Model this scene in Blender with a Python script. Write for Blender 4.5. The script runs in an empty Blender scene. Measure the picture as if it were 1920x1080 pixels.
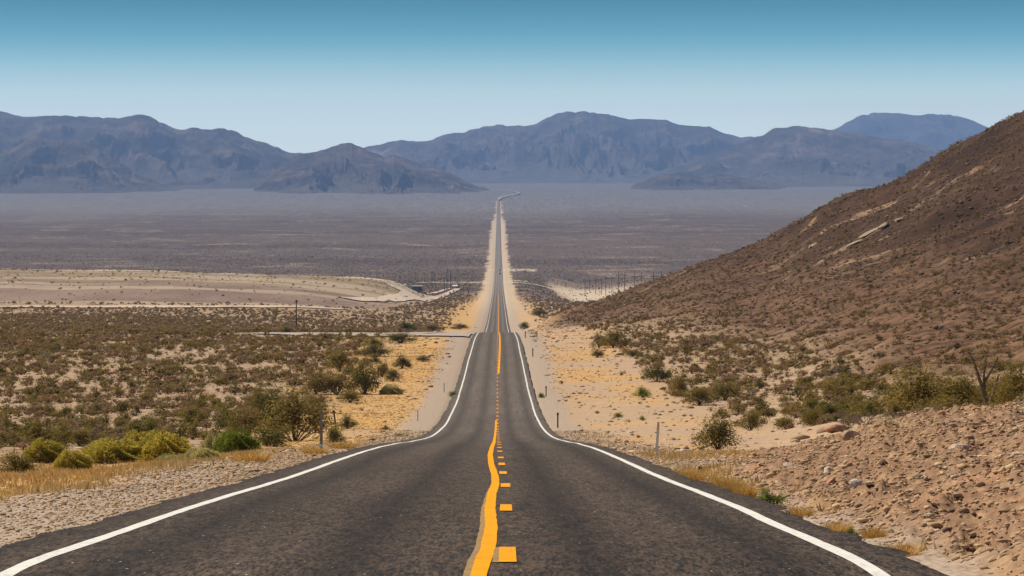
import bpy, math, random
import numpy as np
from mathutils import Vector
random.seed(7); rng = np.random.default_rng(11)
C = bpy.context.scene.collection
F = 7000.0; VX = 935.0; HY = 330.0          # focal length and vanishing point of the surveyed view, used to survey the ground
# ------------------------------------------------------------------ camera
cam = bpy.data.cameras.new('camera'); cam.lens = 131.25; cam.sensor_width = 36
cam.clip_start = 0.5; cam.clip_end = 90000
co = bpy.data.objects.new('camera', cam); C.objects.link(co)
co.location = (0, 0, 0)
co.rotation_euler = (math.radians(90) - math.atan(210 / F), 0, -math.atan(25 / F))
bpy.context.scene.camera = co
# ------------------------------------------------------------------ light
SUN = Vector((-0.52, 0.34, 0.80)).normalized()
sun_el = math.asin(SUN.z); sun_az = math.atan2(SUN.x, SUN.y)
sl = bpy.data.lights.new('sun', 'SUN'); sl.energy = 5.0; sl.angle = math.radians(0.5); sl.color = (1.0, 0.89, 0.72)
so = bpy.data.objects.new('sun', sl); C.objects.link(so)
so.rotation_euler = SUN.to_track_quat('Z', 'Y').to_euler()
w = bpy.data.worlds.new('World'); bpy.context.scene.world = w; w.use_nodes = True
nt = w.node_tree; nt.nodes.clear()
out = nt.nodes.new('ShaderNodeOutputWorld'); bg = nt.nodes.new('ShaderNodeBackground')
sky = nt.nodes.new('ShaderNodeTexSky'); sky.sky_type = 'NISHITA'; sky.sun_disc = False
sky.sun_elevation = sun_el; sky.sun_rotation = sun_az % (2 * math.pi)
sky.air_density = 1.0; sky.dust_density = 0.4; sky.ozone_density = 2.0; sky.altitude = 800
# the air's colour close above the horizon: pale at the skyline, deep teal only a little higher
geo = nt.nodes.new('ShaderNodeTexCoord'); sep = nt.nodes.new('ShaderNodeSeparateXYZ')
nt.links.new(geo.outputs['Generated'], sep.inputs[0])
mr = nt.nodes.new('ShaderNodeMapRange'); mr.inputs[1].default_value = 0.0; mr.inputs[2].default_value = 0.06
nt.links.new(sep.outputs['Z'], mr.inputs[0])
cr = nt.nodes.new('ShaderNodeValToRGB'); el = cr.color_ramp.elements; cr.color_ramp.interpolation = 'B_SPLINE'
SKYR = [(0.0, (26.0, 27.5, 22.0)), (0.30, (22.0, 24.5, 20.5)), (0.43, (10.0, 15.5, 14.6)), (0.58, (1.8, 7.4, 8.6)), (0.74, (0.02, 3.5, 4.6)), (0.88, (0.02, 1.9, 2.5)), (1.0, (0.02, 1.7, 2.3))]
el[0].position = 0; el[0].color = (*[c / 28 for c in SKYR[0][1]], 1); el[1].position = 1; el[1].color = (*[c / 28 for c in SKYR[-1][1]], 1)
for p, c in SKYR[1:-1]:
    e = el.new(p); e.color = (*[k / 28 for k in c], 1)
nt.links.new(mr.outputs[0], cr.inputs[0])
vm = nt.nodes.new('ShaderNodeVectorMath'); vm.operation = 'SCALE'; vm.inputs[3].default_value = 38.0
nt.links.new(cr.outputs[0], vm.inputs[0])
mr2 = nt.nodes.new('ShaderNodeMapRange'); mr2.inputs[1].default_value = 0.05; mr2.inputs[2].default_value = 0.25
nt.links.new(sep.outputs['Z'], mr2.inputs[0])
mx = nt.nodes.new('ShaderNodeMixRGB'); nt.links.new(mr2.outputs[0], mx.inputs[0])
nt.links.new(vm.outputs[0], mx.inputs[1]); nt.links.new(sky.outputs[0], mx.inputs[2])
nt.links.new(mx.outputs[0], bg.inputs[0]); bg.inputs[1].default_value = 0.05
nt.links.new(bg.outputs[0], out.inputs[0])
vs = bpy.context.scene.view_settings
bpy.context.scene.display_settings.display_device = 'sRGB'
vs.view_transform = 'Standard'; vs.look = 'None'; vs.gamma = 1; vs.exposure = 0.2; vs.use_curve_mapping = False
bpy.context.scene.cycles.volume_bounces = 0
bpy.context.scene.cycles.max_bounces = 6

# ------------------------------------------------------------------ noise
def _h(ix, iy, s):
    with np.errstate(over='ignore'):
        a = (ix.astype(np.int64) * 374761393 + iy.astype(np.int64) * 668265263 + s * 974634777) & 0xffffffff
        a = ((a ^ (a >> 13)) * 1274126177) & 0xffffffff
        a = (a ^ (a >> 16)) & 0xffffffff
    return a.astype(np.float64) / 4294967295.0
def vn(x, y, s=0):
    x = np.asarray(x, float); y = np.asarray(y, float)
    ix = np.floor(x); iy = np.floor(y); fx = x - ix; fy = y - iy
    u = fx * fx * fx * (fx * (fx * 6 - 15) + 10); v = fy * fy * fy * (fy * (fy * 6 - 15) + 10)
    a = _h(ix, iy, s); b = _h(ix + 1, iy, s); c = _h(ix, iy + 1, s); d = _h(ix + 1, iy + 1, s)
    return (a + (b - a) * u) * (1 - v) + (c + (d - c) * u) * v
def fbm(x, y, s=0, o=4):
    t = 0; a = 0.5; n = 0
    for i in range(o):
        t = t + a * (vn(x, y, s + i * 17) * 2 - 1); n += a; a *= 0.5
        x = x * 2.03 + 3.1; y = y * 2.03 + 1.7
    return t / n
def ridged(x, y, s=0, o=4):
    t = 0; a = 0.5; n = 0
    for i in range(o):
        t = t + a * (1 - np.abs(vn(x, y, s + i * 17) * 2 - 1)); n += a; a *= 0.5
        x = x * 2.03 + 3.1; y = y * 2.03 + 1.7
    return t / n
def ss(a, b, x):
    t = np.clip((x - a) / (b - a), 0, 1); return t * t * (3 - 2 * t)

# ------------------------------------------------------------------ the surveyed ground
ROAD = [(29.4,1080),(32.7,1040),(38,1001),(47,952),(55,926),(63.7,906),(74.5,887),(84.7,871),(94.7,858.5),(108.8,846),(125,836.5),(148,829),(180,825),(205,821.5),(244,810),(275,797),(310,778),
        (345,757),(376,739),(440,701),(502,670),(595,639),(680,626),(776,621),(850,628),(950,636),(1060,630),(1183,620),(1506,600),(1807,581),(2209,565),
        (3106,539),(4140,510),(4970,480),(5988,450),(8150,412),(12000,375),(16000,354),(20000,344),(24000,339),(32000,336)]
rd = np.array([p[0] for p in ROAD], float); ry = np.array([p[1] for p in ROAD], float)
LD = np.linspace(math.log(20), math.log(32000), 1500)
def gsm(a, sg, axis=-1):
    r = int(sg * 3) + 1; k = np.exp(-0.5 * (np.arange(-r, r + 1) / sg) ** 2); k /= k.sum()
    def f(v):
        vv = np.concatenate([2 * v[0] - v[1:r + 1][::-1], v, 2 * v[-1] - v[-r - 1:-1][::-1]])
        return np.convolve(vv, k, 'valid')
    return np.apply_along_axis(f, axis, a)
def prof(pts):                                 # height below the eye at each distance
    d = np.array([p[0] for p in pts], float); y = np.array([p[1] for p in pts], float)
    H = (y - HY) * d / F
    return d, H
d_, H_ = prof(ROAD)
HR = np.interp(LD, np.log(d_), H_); HR = gsm(HR, 9)
def Hroad(d):
    d = np.asarray(d, float)
    base = np.interp(np.log(np.maximum(d, 29.4)), LD, HR)
    return np.where(d < 29.4, base - (29.4 - d) * 0.049, base)
R0 = lambda lo, hi: [(a, b) for a, b in ROAD if lo <= a <= hi]
FAR = [(a, b) for a, b in ROAD if a >= 4140]
COLS = {
 -1700: R0(0,776)+[(900,610),(1183,596),(1500,577),(1560,573),(1640,566),(1720,545),(1850,530),(2050,515),(2300,500),(2420,520),(3106,539)]+FAR,
 0: R0(0,776)+[(900,613),(1183,598),(1500,578),(1560,574),(1640,566),(1720,546),(1850,530),(2050,515),(2300,500),(2420,520),(3106,539)]+FAR,
 300: R0(0,776)+[(900,617),(1183,602),(1500,579),(1560,575),(1640,567),(1720,548),(1850,532),(2050,516),(2300,503),(2420,522),(3106,539)]+FAR,
 530: R0(0,776)+[(900,625),(1060,621),(1183,614),(1330,596),(1506,580),(1560,576),(1640,570),(1750,552),(1900,536),(2100,522),(2300,511),(2420,527),(3106,539)]+FAR,
 660: R0(0,776)+[(900,628),(1060,624),(1183,616),(1506,586),(1640,574),(1807,562),(1950,545),(2150,525),(2330,514),(2450,530),(3106,541)]+FAR,
 740: R0(0,776)+[(900,630),(1183,618),(1506,594),(1807,572),(2000,558),(2200,530),(2350,515),(2450,532),(2700,545),(3106,540)]+FAR,
 800: R0(0,776)+[(900,632),(1183,619),(1506,598),(1807,576),(2209,562),(3106,538)]+FAR,
 900: ROAD,
 975: ROAD,
 1000: R0(0,595)+[(776,618),(900,612),(1060,606),(1183,609),(1506,594),(1807,578),(2209,566),(3106,540)]+FAR,
 1040: R0(0,595)+[(776,614),(900,603),(1000,596),(1100,592),(1183,600),(1506,590),(1807,575),(2209,566),(2800,555),(3106,550),(3500,543)]+FAR,
 1100: R0(0,502)+[(595,636),(776,606),(900,584),(1030,566),(1183,585),(1506,580),(2209,570),(2800,558),(3106,553),(3440,548),(3880,541)]+FAR,
 1200: R0(0,120)+[(131,835),(193,822),(244,805),(310,774),(376,736),(440,698),(502,667),(595,634),(776,592),(900,556),(1000,529),(1183,570),(2209,572),(2800,556),(3440,546)]+FAR,
 1300: R0(0,120)+[(131,834),(193,818),(244,798),(310,770),(376,734),(440,698),(502,668),(595,634),(700,598),(850,530),(960,491),(1183,570),(2209,572),(2800,556)]+FAR,
 1440: R0(0,47)+[(64,901),(74.5,874),(84.7,859),(100,849),(131,832),(193,812),(244,790),(310,762),(376,730),(440,700),(502,670),(595,634),(700,580),(850,495),(950,437),(1183,560),(2209,572)]+FAR,
 1550: R0(0,40)+[(47,944),(60,886),(74.5,842),(90,822),(110,818),(150,806),(200,788),(260,760),(340,715),(440,668),(520,630),(620,570),(720,510),(840,430),(930,376),(1183,560),(2209,572)]+FAR,
 1670: R0(0,33)+[(40,976),(47,926),(60,855),(74.5,806),(88,789),(100,790),(130,786),(180,776),(240,750),(320,708),(420,655),(520,605),(620,540),(720,470),(840,384),(920,316),(1100,480),(2209,572)]+FAR,
 1800: [(20,1110),(29.4,1070),(36,988),(47,897),(60,828),(74,776),(88,768),(105,775),(130,772),(180,762),(240,735),(320,690),(420,630),(520,570),(620,500),(720,420),(830,316),(905,257),(1100,420),(2209,560)]+FAR,
 1920: [(20,1110),(29.4,1045),(36,960),(47,868),(58,812),(72,768),(88,762),(105,768),(130,766),(180,752),(240,722),(320,672),(420,610),(520,540),(620,460),(720,370),(820,262),(895,194),(1100,380),(2209,550)]+FAR,
 2400: [(20,1110),(29.4,980),(40,850),(55,740),(72,700),(100,700),(180,660),(320,560),(520,360),(720,120),(850,-20),(1100,150),(2209,500)]+FAR,
 3400: [(20,1110),(29.4,900),(40,760),(55,640),(72,600),(100,600),(180,540),(320,400),(520,160),(720,-200),(850,-260),(1100,-100),(2209,450)]+FAR,
}
PXG = np.arange(-1800, 3500, 10.0)
cx = np.array(sorted(COLS)); cols = []
for k in sorted(COLS):
    a, b = prof(COLS[k]); cols.append(gsm(np.interp(LD, np.log(a), b), 6))
cols = np.array(cols)                          # (ncol, nd)
G = np.empty((len(PXG), len(LD)))
for j in range(len(LD)): G[:, j] = np.interp(PXG, cx, cols[:, j])
G = gsm(G, 2.2, axis=0)
def Hside(px, d):
    fx = np.clip((px - PXG[0]) / 10.0, 0, len(PXG) - 1.001); fd = np.clip((np.log(d) - LD[0]) / (LD[1] - LD[0]), 0, len(LD) - 1.001)
    ix = fx.astype(int); jd = fd.astype(int); tx = fx - ix; td = fd - jd
    return (G[ix, jd] * (1 - tx) + G[ix + 1, jd] * tx) * (1 - td) + (G[ix, jd + 1] * (1 - tx) + G[ix + 1, jd + 1] * tx) * td
XL, XR = -4.62, 3.62                           # edges of the asphalt
def edge_dist(X): return np.maximum(np.maximum(XL - X, X - XR), 0)
def regions(X, d):
    dd = np.maximum(d, 29.4); px = VX + F * X / dd
    e = edge_dist(X)
    bank = ss(0.3, 1.1, X - XR) * (1 - ss(92, 108, d)) * ss(1330, 1480, px + (d - 60) * 1.2)
    bank = bank * np.where(d < 29.4, 1, 1)
    toe = 1100 + 520 * (1 - ss(380, 900, d)) + 25 * fbm(X / 20, d / 30, 5, 2)
    hill = ss(-160, 90, px - toe) * ss(0, 1, (d - 330 + 130 * ss(1450, 1700, px)) / (190 - 60 * ss(1450, 1700, px))) * (1 - ss(1150, 1300, d))
    hill = np.maximum(hill, ss(985, 1080, px) * ss(700, 820, d) * (1 - ss(1150, 1300, d)))
    mesa = ss(1590, 1640, d) * (1 - ss(2380, 2480, d)) * (1 - ss(-70, -42, X - (d - 1600) * 0.03))
    return px, e, bank, hill, mesa
def ground(X, d, detail=True):
    X = np.asarray(X, float); d = np.asarray(d, float)
    px, e, bank, hill, mesa = regions(X, d)
    dd = np.maximum(d, 29.4)
    hr = Hroad(d)
    hs = Hside(px, dd) + np.where(d < 29.4, hr - Hroad(29.4), 0)
    wgt = ss(0.6, 4.0, e) 
    wgt = np.where(d < 130, np.where(X > 0, ss(0.3, 1.6, e), ss(0.5, 2.2, e)), wgt)
    H = hr * (1 - wgt) + hs * wgt
    far = ss(3500, 5000, d)
    z = -H
    z = z - 0.12 - 0.10 * (1 - ss(0, .35, e)) - np.clip(d, 0, 4000) * 2.5e-4 * (1 - ss(0, 1.5, e))     # roadbed lies under the asphalt
    z = z - 0.03 * ss(0.2, 1.2, e) - 0.35 * ss(2.5, 6, e) * (1 - ss(8, 14, e)) * (1 - bank) * (X < 0) * (1 - ss(180, 260, d))
    if detail:
        k = ss(0.8, 5, e)
        z = z + k * (0.30 * fbm(X / 14, d / 18, 1, 4) + 0.045 * fbm(X / 1.6, d / 2.6, 2, 3)) * (1 - bank * .6)
        z = z + 0.9 * mesa * fbm(X / 30, d / 60, 9, 3)
        up_ = ss(1250, 1600, px)
        z = z + hill * ((1.5 + 1.3 * up_) * fbm(X / 16 + d / 90, d / 34, 3, 5) + 1.3 * up_ * (ridged(X / 22, d / 9, 14, 5) - .6) + 0.9 * (ridged((X + d * .12) / 9, (d - X * .5) / 26, 4, 4) - .6)
                        + 0.35 * (ridged(X / 1.8, d / 3.5, 6, 3) - .5))
        z = z + bank * (0.50 * (ridged((X * .9 - d * .12) / 1.5, (d * .5 + X * .45) / 2.2, 7, 4) - .55) + 0.34 * (ridged((X - d * .1) / .55, (d + X * .6) / 1.1, 8, 3) - .6))
        z = z + far * ss(8, 80, e) * 3.0 * fbm(X / 300, d / 900, 12, 3)
    return z
def project(X, d, z): return VX + F * X / d, HY - F * z / d
DS = np.exp(np.linspace(math.log(29.5), math.log(9000), 2600))
def locate(px, py, tip=None):                  # the nearest ground point seen in a given direction
    X = (px - VX) * DS / F
    z = ground(X, DS, False); y = HY - F * z / DS
    i = np.argmax(y <= py)
    d = DS[i]; x = X[i]
    return x, d, float(ground(np.array([x]), np.array([d]))[0])

# ------------------------------------------------------------------ materials
class M:
    def __init__(s, name, rough=0.9, spec=0.2):
        s.m = bpy.data.materials.new(name); s.m.use_nodes = True; s.t = s.m.node_tree; s.n = s.t.nodes
        s.b = s.n['Principled BSDF']; s.b.inputs['Roughness'].default_value = rough
        s.b.inputs['Specular IOR Level'].default_value = spec; s._g = None
    def L(s, a, b): s.t.links.new(a, b)
    def pos(s, sc=(1, 1, 1), rot=0):
        if s._g is None: s._g = s.n.new('ShaderNodeNewGeometry')
        mp = s.n.new('ShaderNodeMapping'); mp.inputs['Scale'].default_value = sc; mp.inputs['Rotation'].default_value = (0, 0, rot)
        s.L(s._g.outputs['Position'], mp.inputs[0]); return mp.outputs[0]
    def noise(s, sc=1, vec=None, det=4, rough=.55, lo=.3, hi=.7):
        t = s.n.new('ShaderNodeTexNoise'); t.inputs['Scale'].default_value = sc; t.inputs['Detail'].default_value = det; t.inputs['Roughness'].default_value = rough
        s.L(vec if vec is not None else s.pos(), t.inputs['Vector'])
        return s.rng(t.outputs[0], lo, hi)
    def vor(s, sc=1, vec=None, lo=0, hi=1, feature='F1'):
        t = s.n.new('ShaderNodeTexVoronoi'); t.feature = feature; t.inputs['Scale'].default_value = sc
        s.L(vec if vec is not None else s.pos(), t.inputs['Vector']); return s.rng(t.outputs['Distance'], lo, hi)
    def rng(s, v, lo, hi, a=0, b=1):
        r = s.n.new('ShaderNodeMapRange'); r.inputs[1].default_value = lo; r.inputs[2].default_value = hi; r.inputs[3].default_value = a; r.inputs[4].default_value = b
        s.L(v, r.inputs[0]); return r.outputs[0]
    def att(s, name):
        a = s.n.new('ShaderNodeAttribute'); a.attribute_name = name; return a.outputs['Fac']
    def mix(s, f, a, b, mode='MIX'):
        m = s.n.new('ShaderNodeMixRGB'); m.blend_type = mode
        for i, v in enumerate((f, a, b)):
            if isinstance(v, (int, float)): m.inputs[i].default_value = v if i == 0 else (v, v, v, 1)
            elif isinstance(v, tuple): m.inputs[i].default_value = (*v, 1)
            else: s.L(v, m.inputs[i])
        return m.outputs[0]
    def mth(s, op, a, b=0.0):
        m = s.n.new('ShaderNodeMath'); m.operation = op; m.use_clamp = False
        for i, v in enumerate((a, b)):
            if isinstance(v, (int, float)): m.inputs[i].default_value = v
            else: s.L(v, m.inputs[i])
        return m.outputs[0]
    def col(s, v):
        if isinstance(v, tuple): s.b.inputs['Base Color'].default_value = (*v, 1)
        else: s.L(v, s.b.inputs['Base Color'])
        return s
    def bump(s, h, st=.5, dist=.05):
        b = s.n.new('ShaderNodeBump'); b.inputs['Strength'].default_value = st; b.inputs['Distance'].default_value = dist
        s.L(h, b.inputs['Height']); s.L(b.outputs[0], s.b.inputs['Normal']); return s

def ground_mat():
    m = M('desert_soil', .95, .1)
    n1 = m.noise(.12, det=5, lo=.35, hi=.65); n2 = m.noise(1.7, det=5, lo=.3, hi=.7); n3 = m.noise(11, m.pos((1, .14, 1)), det=4, rough=.75, lo=.36, hi=.66); n4 = m.noise(2.6, m.pos((1, .22, 1)), det=5, rough=.75, lo=.36, hi=.66)
    sand = m.mix(n1, (.41, .272, .168), (.49, .335, .208)); sand = m.mix(n2, m.mix(.5, sand, (.30, .20, .13)), sand)
    sand = m.mix(m.mth('MULTIPLY', n4, .6), sand, (.27, .18, .115)); sand = m.mix(m.mth('MULTIPLY', n3, .55), sand, (.56, .41, .28))
    # gravel shoulder
    pe = m.vor(13, m.pos((1, .16, 1)), lo=.1, hi=.7); gr = m.mix(pe, (.50, .39, .30), (.27, .20, .15)); gr = m.mix(m.noise(22, m.pos((1, .12, 1)), det=2, lo=.35, hi=.65), gr, (.40, .315, .245))
    c = m.mix(m.att('grav'), sand, gr)
    # golden dry grass
    gn = m.noise(2.2, m.pos((1, .6, 1)), det=6, lo=.35, hi=.62)
    gold = m.mix(m.noise(7, det=5), (.46, .235, .05), (.62, .35, .09))
    gold = m.mix(m.noise(.5, det=3, lo=.45, hi=.6), gold, (.52, .34, .16))
    c = m.mix(m.mth('MULTIPLY', m.att('gold'), m.rng(gn, 0, 1, .45, 1)), c, gold)
    # litter and low dark scrub
    sn = m.noise(1.1, m.pos((1, .45, 1)), det=6, lo=.42, hi=.6)
    sc = m.mix(m.noise(3), (.15, .105, .06), (.26, .185, .115))
    c = m.mix(m.mth('MULTIPLY', m.att('scrub'), sn), c, sc)
    # hillside
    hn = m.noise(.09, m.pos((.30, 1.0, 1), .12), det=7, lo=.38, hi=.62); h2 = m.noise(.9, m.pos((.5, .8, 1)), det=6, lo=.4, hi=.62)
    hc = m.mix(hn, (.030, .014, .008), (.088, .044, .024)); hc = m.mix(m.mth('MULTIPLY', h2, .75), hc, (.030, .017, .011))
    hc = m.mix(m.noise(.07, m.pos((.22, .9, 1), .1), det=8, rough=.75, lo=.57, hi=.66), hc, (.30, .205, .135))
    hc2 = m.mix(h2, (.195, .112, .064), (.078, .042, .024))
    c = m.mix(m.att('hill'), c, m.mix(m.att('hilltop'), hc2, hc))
    # rocky bank
    bn = m.vor(6, m.pos((1, .35, 1), .5), lo=.05, hi=.6); b2 = m.noise(1.2, det=6, lo=.35, hi=.65)
    bc = m.mix(b2, (.40, .25, .145), (.52, .35, .215)); bc = m.mix(m.noise(7, m.pos((1, .25, 1), .4), det=4, rough=.8, lo=.36, hi=.62), bc, (.25, .15, .09)); bc = m.mix(m.mth('MULTIPLY', bn, .75), bc, (.20, .115, .07))  # dark tint in the gaps between stones stands in for shaded holes
    bc = m.mix(m.noise(.5, det=5, lo=.58, hi=.72), bc, (.46, .235, .13))
    c = m.mix(m.att('bank'), c, bc)
    # mesa
    mc = m.mix(m.noise(.03, m.pos((1, .25, 1)), det=6, lo=.4, hi=.6), (.20, .135, .105), (.27, .19, .145))
    mc = m.mix(m.mth('MULTIPLY', m.noise(.6, m.pos((1, .15, 1)), det=4, lo=.58, hi=.66), .8), mc, (.13, .10, .055))
    mc = m.mix(m.mth('MULTIPLY', m.att('mtop'), m.noise(.05, m.pos((1, .2, 1)), det=4, lo=.3, hi=.55)), mc, (.27, .205, .115))
    mc = m.mix(m.mth('MULTIPLY', m.noise(.014, m.pos((.3, 1, 1)), det=5, lo=.49, hi=.56), .85), mc, (.40, .31, .22))
    c = m.mix(m.att('mesa'), c, mc)
    # valley floor under far brush
    v1 = m.noise(.35, m.pos((1, .035, 1)), det=6, rough=.75, lo=.50, hi=.66)
    v2 = m.noise(.006, m.pos((1.8, 1.1, 1)), det=6, rough=.7, lo=.55, hi=.62); v4 = m.noise(.0012, m.pos((1, 1.5, 1)), det=4, lo=.4, hi=.6); vb = m.noise(.0035, m.pos((.25, 1.0, 1)), det=4, lo=.42, hi=.6); v3 = m.noise(.1, m.pos((1, .03, 1)), det=3, lo=.35, hi=.65)
    vc = m.mix(v3, (.046, .031, .022), (.078, .054, .039)); vc = m.mix(m.mth('MULTIPLY', v1, .42), vc, (.30, .225, .175))
    vc = m.mix(m.mth('MULTIPLY', v4, .35), vc, (.13, .095, .075)); vc = m.mix(m.mth('MULTIPLY', vb, .30), vc, (.17, .125, .095)); vc = m.mix(m.mth('MULTIPLY', m.mth('ADD', m.mth('MULTIPLY', v1, .7), .3), m.mth('MULTIPLY', v2, .75)), vc, (.45, .35, .27))
    vc = m.mix(m.att('floor_haze'), vc, m.mix(v3, (.125, .112, .104), (.19, .172, .162)))  # pale far soil, lightened so its colour also carries low-lying haze
    c = m.mix(m.att('valley'), c, vc)
    c = m.mix(m.att('pale'), c, m.mix(m.noise(.6, m.pos((1, .1, 1)), det=5), (.50, .40, .29), (.62, .52, .39)))
    m.col(c)
    hgt = m.mix(.5, m.noise(2.5, det=8, rough=.7, lo=0, hi=1), m.vor(7, lo=0, hi=.8))
    m.bump(hgt, .7, .10)
    return m.m
def asphalt_mat():
    m = M('asphalt', .9, .12)
    sepn = m.n.new('ShaderNodeSeparateXYZ'); m.pos(); m.L(m._g.outputs['Position'], sepn.inputs[0]); X = sepn.outputs['X']
    wob = m.mth('ADD', X, m.mth('MULTIPLY', m.noise(.035, m.pos((.3, 1, 1)), det=2, lo=0, hi=1), .35))
    def track(c0, wd):
        a = m.mth('ABSOLUTE', m.mth('SUBTRACT', wob, c0)); return m.rng(a, 0, wd, 1, 0)
    tr = m.mth('MAXIMUM', m.mth('MAXIMUM', track(-3.0, .62), track(-1.15, .62)), m.mth('MAXIMUM', track(.95, .55), track(2.55, .55)))
    far_sheen = m.rng(sepn.outputs['Y'], 35, 330, 0, 1)  # paler with distance: grazing-view sheen put into the asphalt colour
    new = m.mix(m.noise(.5, m.pos((2, .06, 1)), det=4), (.043, .031, .022), (.062, .045, .033)); far_tone = m.mix(m.noise(.5, m.pos((2, .06, 1)), det=4), (.095, .078, .066), (.125, .105, .090)); far_tone = m.mix(m.rng(sepn.outputs['Y'], 900, 3500, 0, 1), far_tone, (.20, .18, .165))  # near tone, then the far tone lightened with the painted sheen
    base = m.mix(far_sheen, new, far_tone); dk = m.mix(far_sheen, (.017, .012, .009), (.058, .048, .041))
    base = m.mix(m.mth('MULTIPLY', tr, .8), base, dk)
    e = m.rng(m.mth('ABSOLUTE', m.mth('ADD', X, .45)), 3.7, 4.3, 0, 1); base = m.mix(m.mth('MULTIPLY', e, .7), base, dk)
    lng = m.noise(1.6, m.pos((1, .02, 1)), det=3, lo=.62, hi=.7); base = m.mix(m.mth('MULTIPLY', lng, .5), base, dk)
    g = m.mth('ADD', m.mth('MULTIPLY', m.noise(30, m.pos((1, .10, 1)), det=2, rough=.8, lo=.36, hi=.66), .6), m.mth('MULTIPLY', m.noise(9, m.pos((1, .12, 1)), det=3, rough=.8, lo=.36, hi=.66), .4)); base = m.mix(1.0, base, m.mix(m.rng(g, .2, .85), (.28, .28, .28), (2.3, 2.2, 2.1)), 'MULTIPLY')
    sp = m.noise(24, m.pos((1, .2, 1)), det=1, lo=.76, hi=.79); base = m.mix(sp, base, (.40, .37, .33))
    pat = m.noise(.3, m.pos((1, .12, 1)), det=4, lo=.6, hi=.66); base = m.mix(m.mth('MULTIPLY', pat, .22), base, m.mix(1.0, base, 1.35, 'MULTIPLY'))
    m.col(base); m.bump(m.noise(28, det=3, lo=0, hi=1), .6, .012)
    m.L(m.rng(g, 0, 1, .68, .9), m.b.inputs['Roughness'])
    return m.m
def paint_mat(name, c, wear=.35):
    m = M(name, .85, .1); n = m.noise(14, m.pos((1, .16, 1)), det=5, rough=.8, lo=.52, hi=.68); n2 = m.noise(2, det=3)
    m.col(m.mix(m.mth('MULTIPLY', n, wear), m.mix(n2, c, tuple(k * .86 for k in c)), (.12, .10, .085))); m.bump(m.noise(28, det=2, lo=0, hi=1), .4, .01); return m.m
def simple(name, c, rough=.8, var=.25, sc=8, spec=.3, metal=0):
    m = M(name, rough, spec); m.b.inputs['Metallic'].default_value = metal
    m.col(m.mix(m.noise(sc), tuple(k * (1 - var) for k in c), tuple(min(1, k * (1 + var)) for k in c))); return m.m
def leaf_mat(name, c1, c2, trans=.38):
    m = M(name, .75, .15)
    oi = m.n.new('ShaderNodeObjectInfo'); r = oi.outputs['Random']
    n = m.noise(2.6, det=3); c = m.mix(n, c1, c2); c = m.mix(m.rng(r, 0, 1, 0, .5), c, tuple(k * .62 for k in c1))
    m.col(c)
    tl = m.n.new('ShaderNodeBsdfTranslucent'); m.L(c, tl.inputs[0]); mxs = m.n.new('ShaderNodeMixShader'); mxs.inputs[0].default_value = trans
    m.L(m.b.outputs[0], mxs.inputs[1]); m.L(tl.outputs[0], mxs.inputs[2]); m.L(mxs.outputs[0], m.n['Material Output'].inputs[0]); return m.m
def tint_mat(name, trans=.35):
    m = M(name, .85, .1); a = m.n.new('ShaderNodeAttribute'); a.attribute_name = 'tint'
    c = m.mix(1.0, a.outputs['Color'], m.mix(m.noise(1.5, det=3), .8, 1.2), 'MULTIPLY'); m.col(c)
    tl = m.n.new('ShaderNodeBsdfTranslucent'); m.L(c, tl.inputs[0]); mxs = m.n.new('ShaderNodeMixShader'); mxs.inputs[0].default_value = trans
    m.L(m.b.outputs[0], mxs.inputs[1]); m.L(tl.outputs[0], mxs.inputs[2]); m.L(mxs.outputs[0], m.n['Material Output'].inputs[0]); return m.m
def rock_mat(name, a, b):
    m = M(name, .9, .2); m.col(m.mix(m.noise(3, det=6, lo=.35, hi=.65), a, b)); m.bump(m.noise(6, det=6, lo=0, hi=1), .8, .08); return m.m
def mountain_mat():
    m = M('mountain_rock', .95, .05)
    n1 = m.noise(.0016, det=8, rough=.65, lo=.40, hi=.60); n2 = m.noise(.009, m.pos((1, .5, 2.2)), det=8, rough=.75, lo=.42, hi=.58)
    c = m.mix(n1, (.085, .068, .060), (.24, .18, .145)); c = m.mix(m.mth('MULTIPLY', n2, .8), c, (.036, .033, .033))
    c = m.mix(m.noise(.0032, det=6, rough=.7, lo=.62, hi=.70), c, (.38, .26, .20))
    c = m.mix(m.att('fan_haze'), c, m.mix(m.noise(.004, det=6), (.125, .112, .104), (.19, .172, .162)))  # mountain feet: pale alluvium plus haze fade painted into the rock colour
    m.col(c); m.bump(m.noise(.018, det=8, rough=.75, lo=0, hi=1), 1.0, 40); return m.m

MG = ground_mat(); MA = asphalt_mat(); MW = paint_mat('white_road_paint', (.70, .69, .65)); MY = paint_mat('yellow_road_paint', (.84, .34, .001))
MY0 = paint_mat('faded_yellow_road_paint', (.34, .215, .09), .7)
MLEAF = [leaf_mat('creosote_leaf', (.19, .14, .026), (.33, .24, .055)), leaf_mat('dark_creosote_leaf', (.105, .095, .014), (.20, .165, .03)),
         leaf_mat('bright_green_leaf', (.14, .19, .018), (.25, .27, .035)), leaf_mat('yellow_brush_leaf', (.44, .36, .045), (.62, .50, .10)),
         leaf_mat('pale_brush_leaf', (.48, .43, .16), (.64, .56, .26)), leaf_mat('dry_twig', (.17, .115, .075), (.28, .20, .13), .05),
         leaf_mat('golden_grass_blade', (.50, .29, .07), (.68, .44, .14))]
MSTEM = simple('shrub_stem', (.12, .085, .06)); MTINT = tint_mat('scrub_foliage')
MROCK = rock_mat('tan_rock', (.30, .20, .135), (.58, .46, .35)); MMT = mountain_mat()

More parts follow.
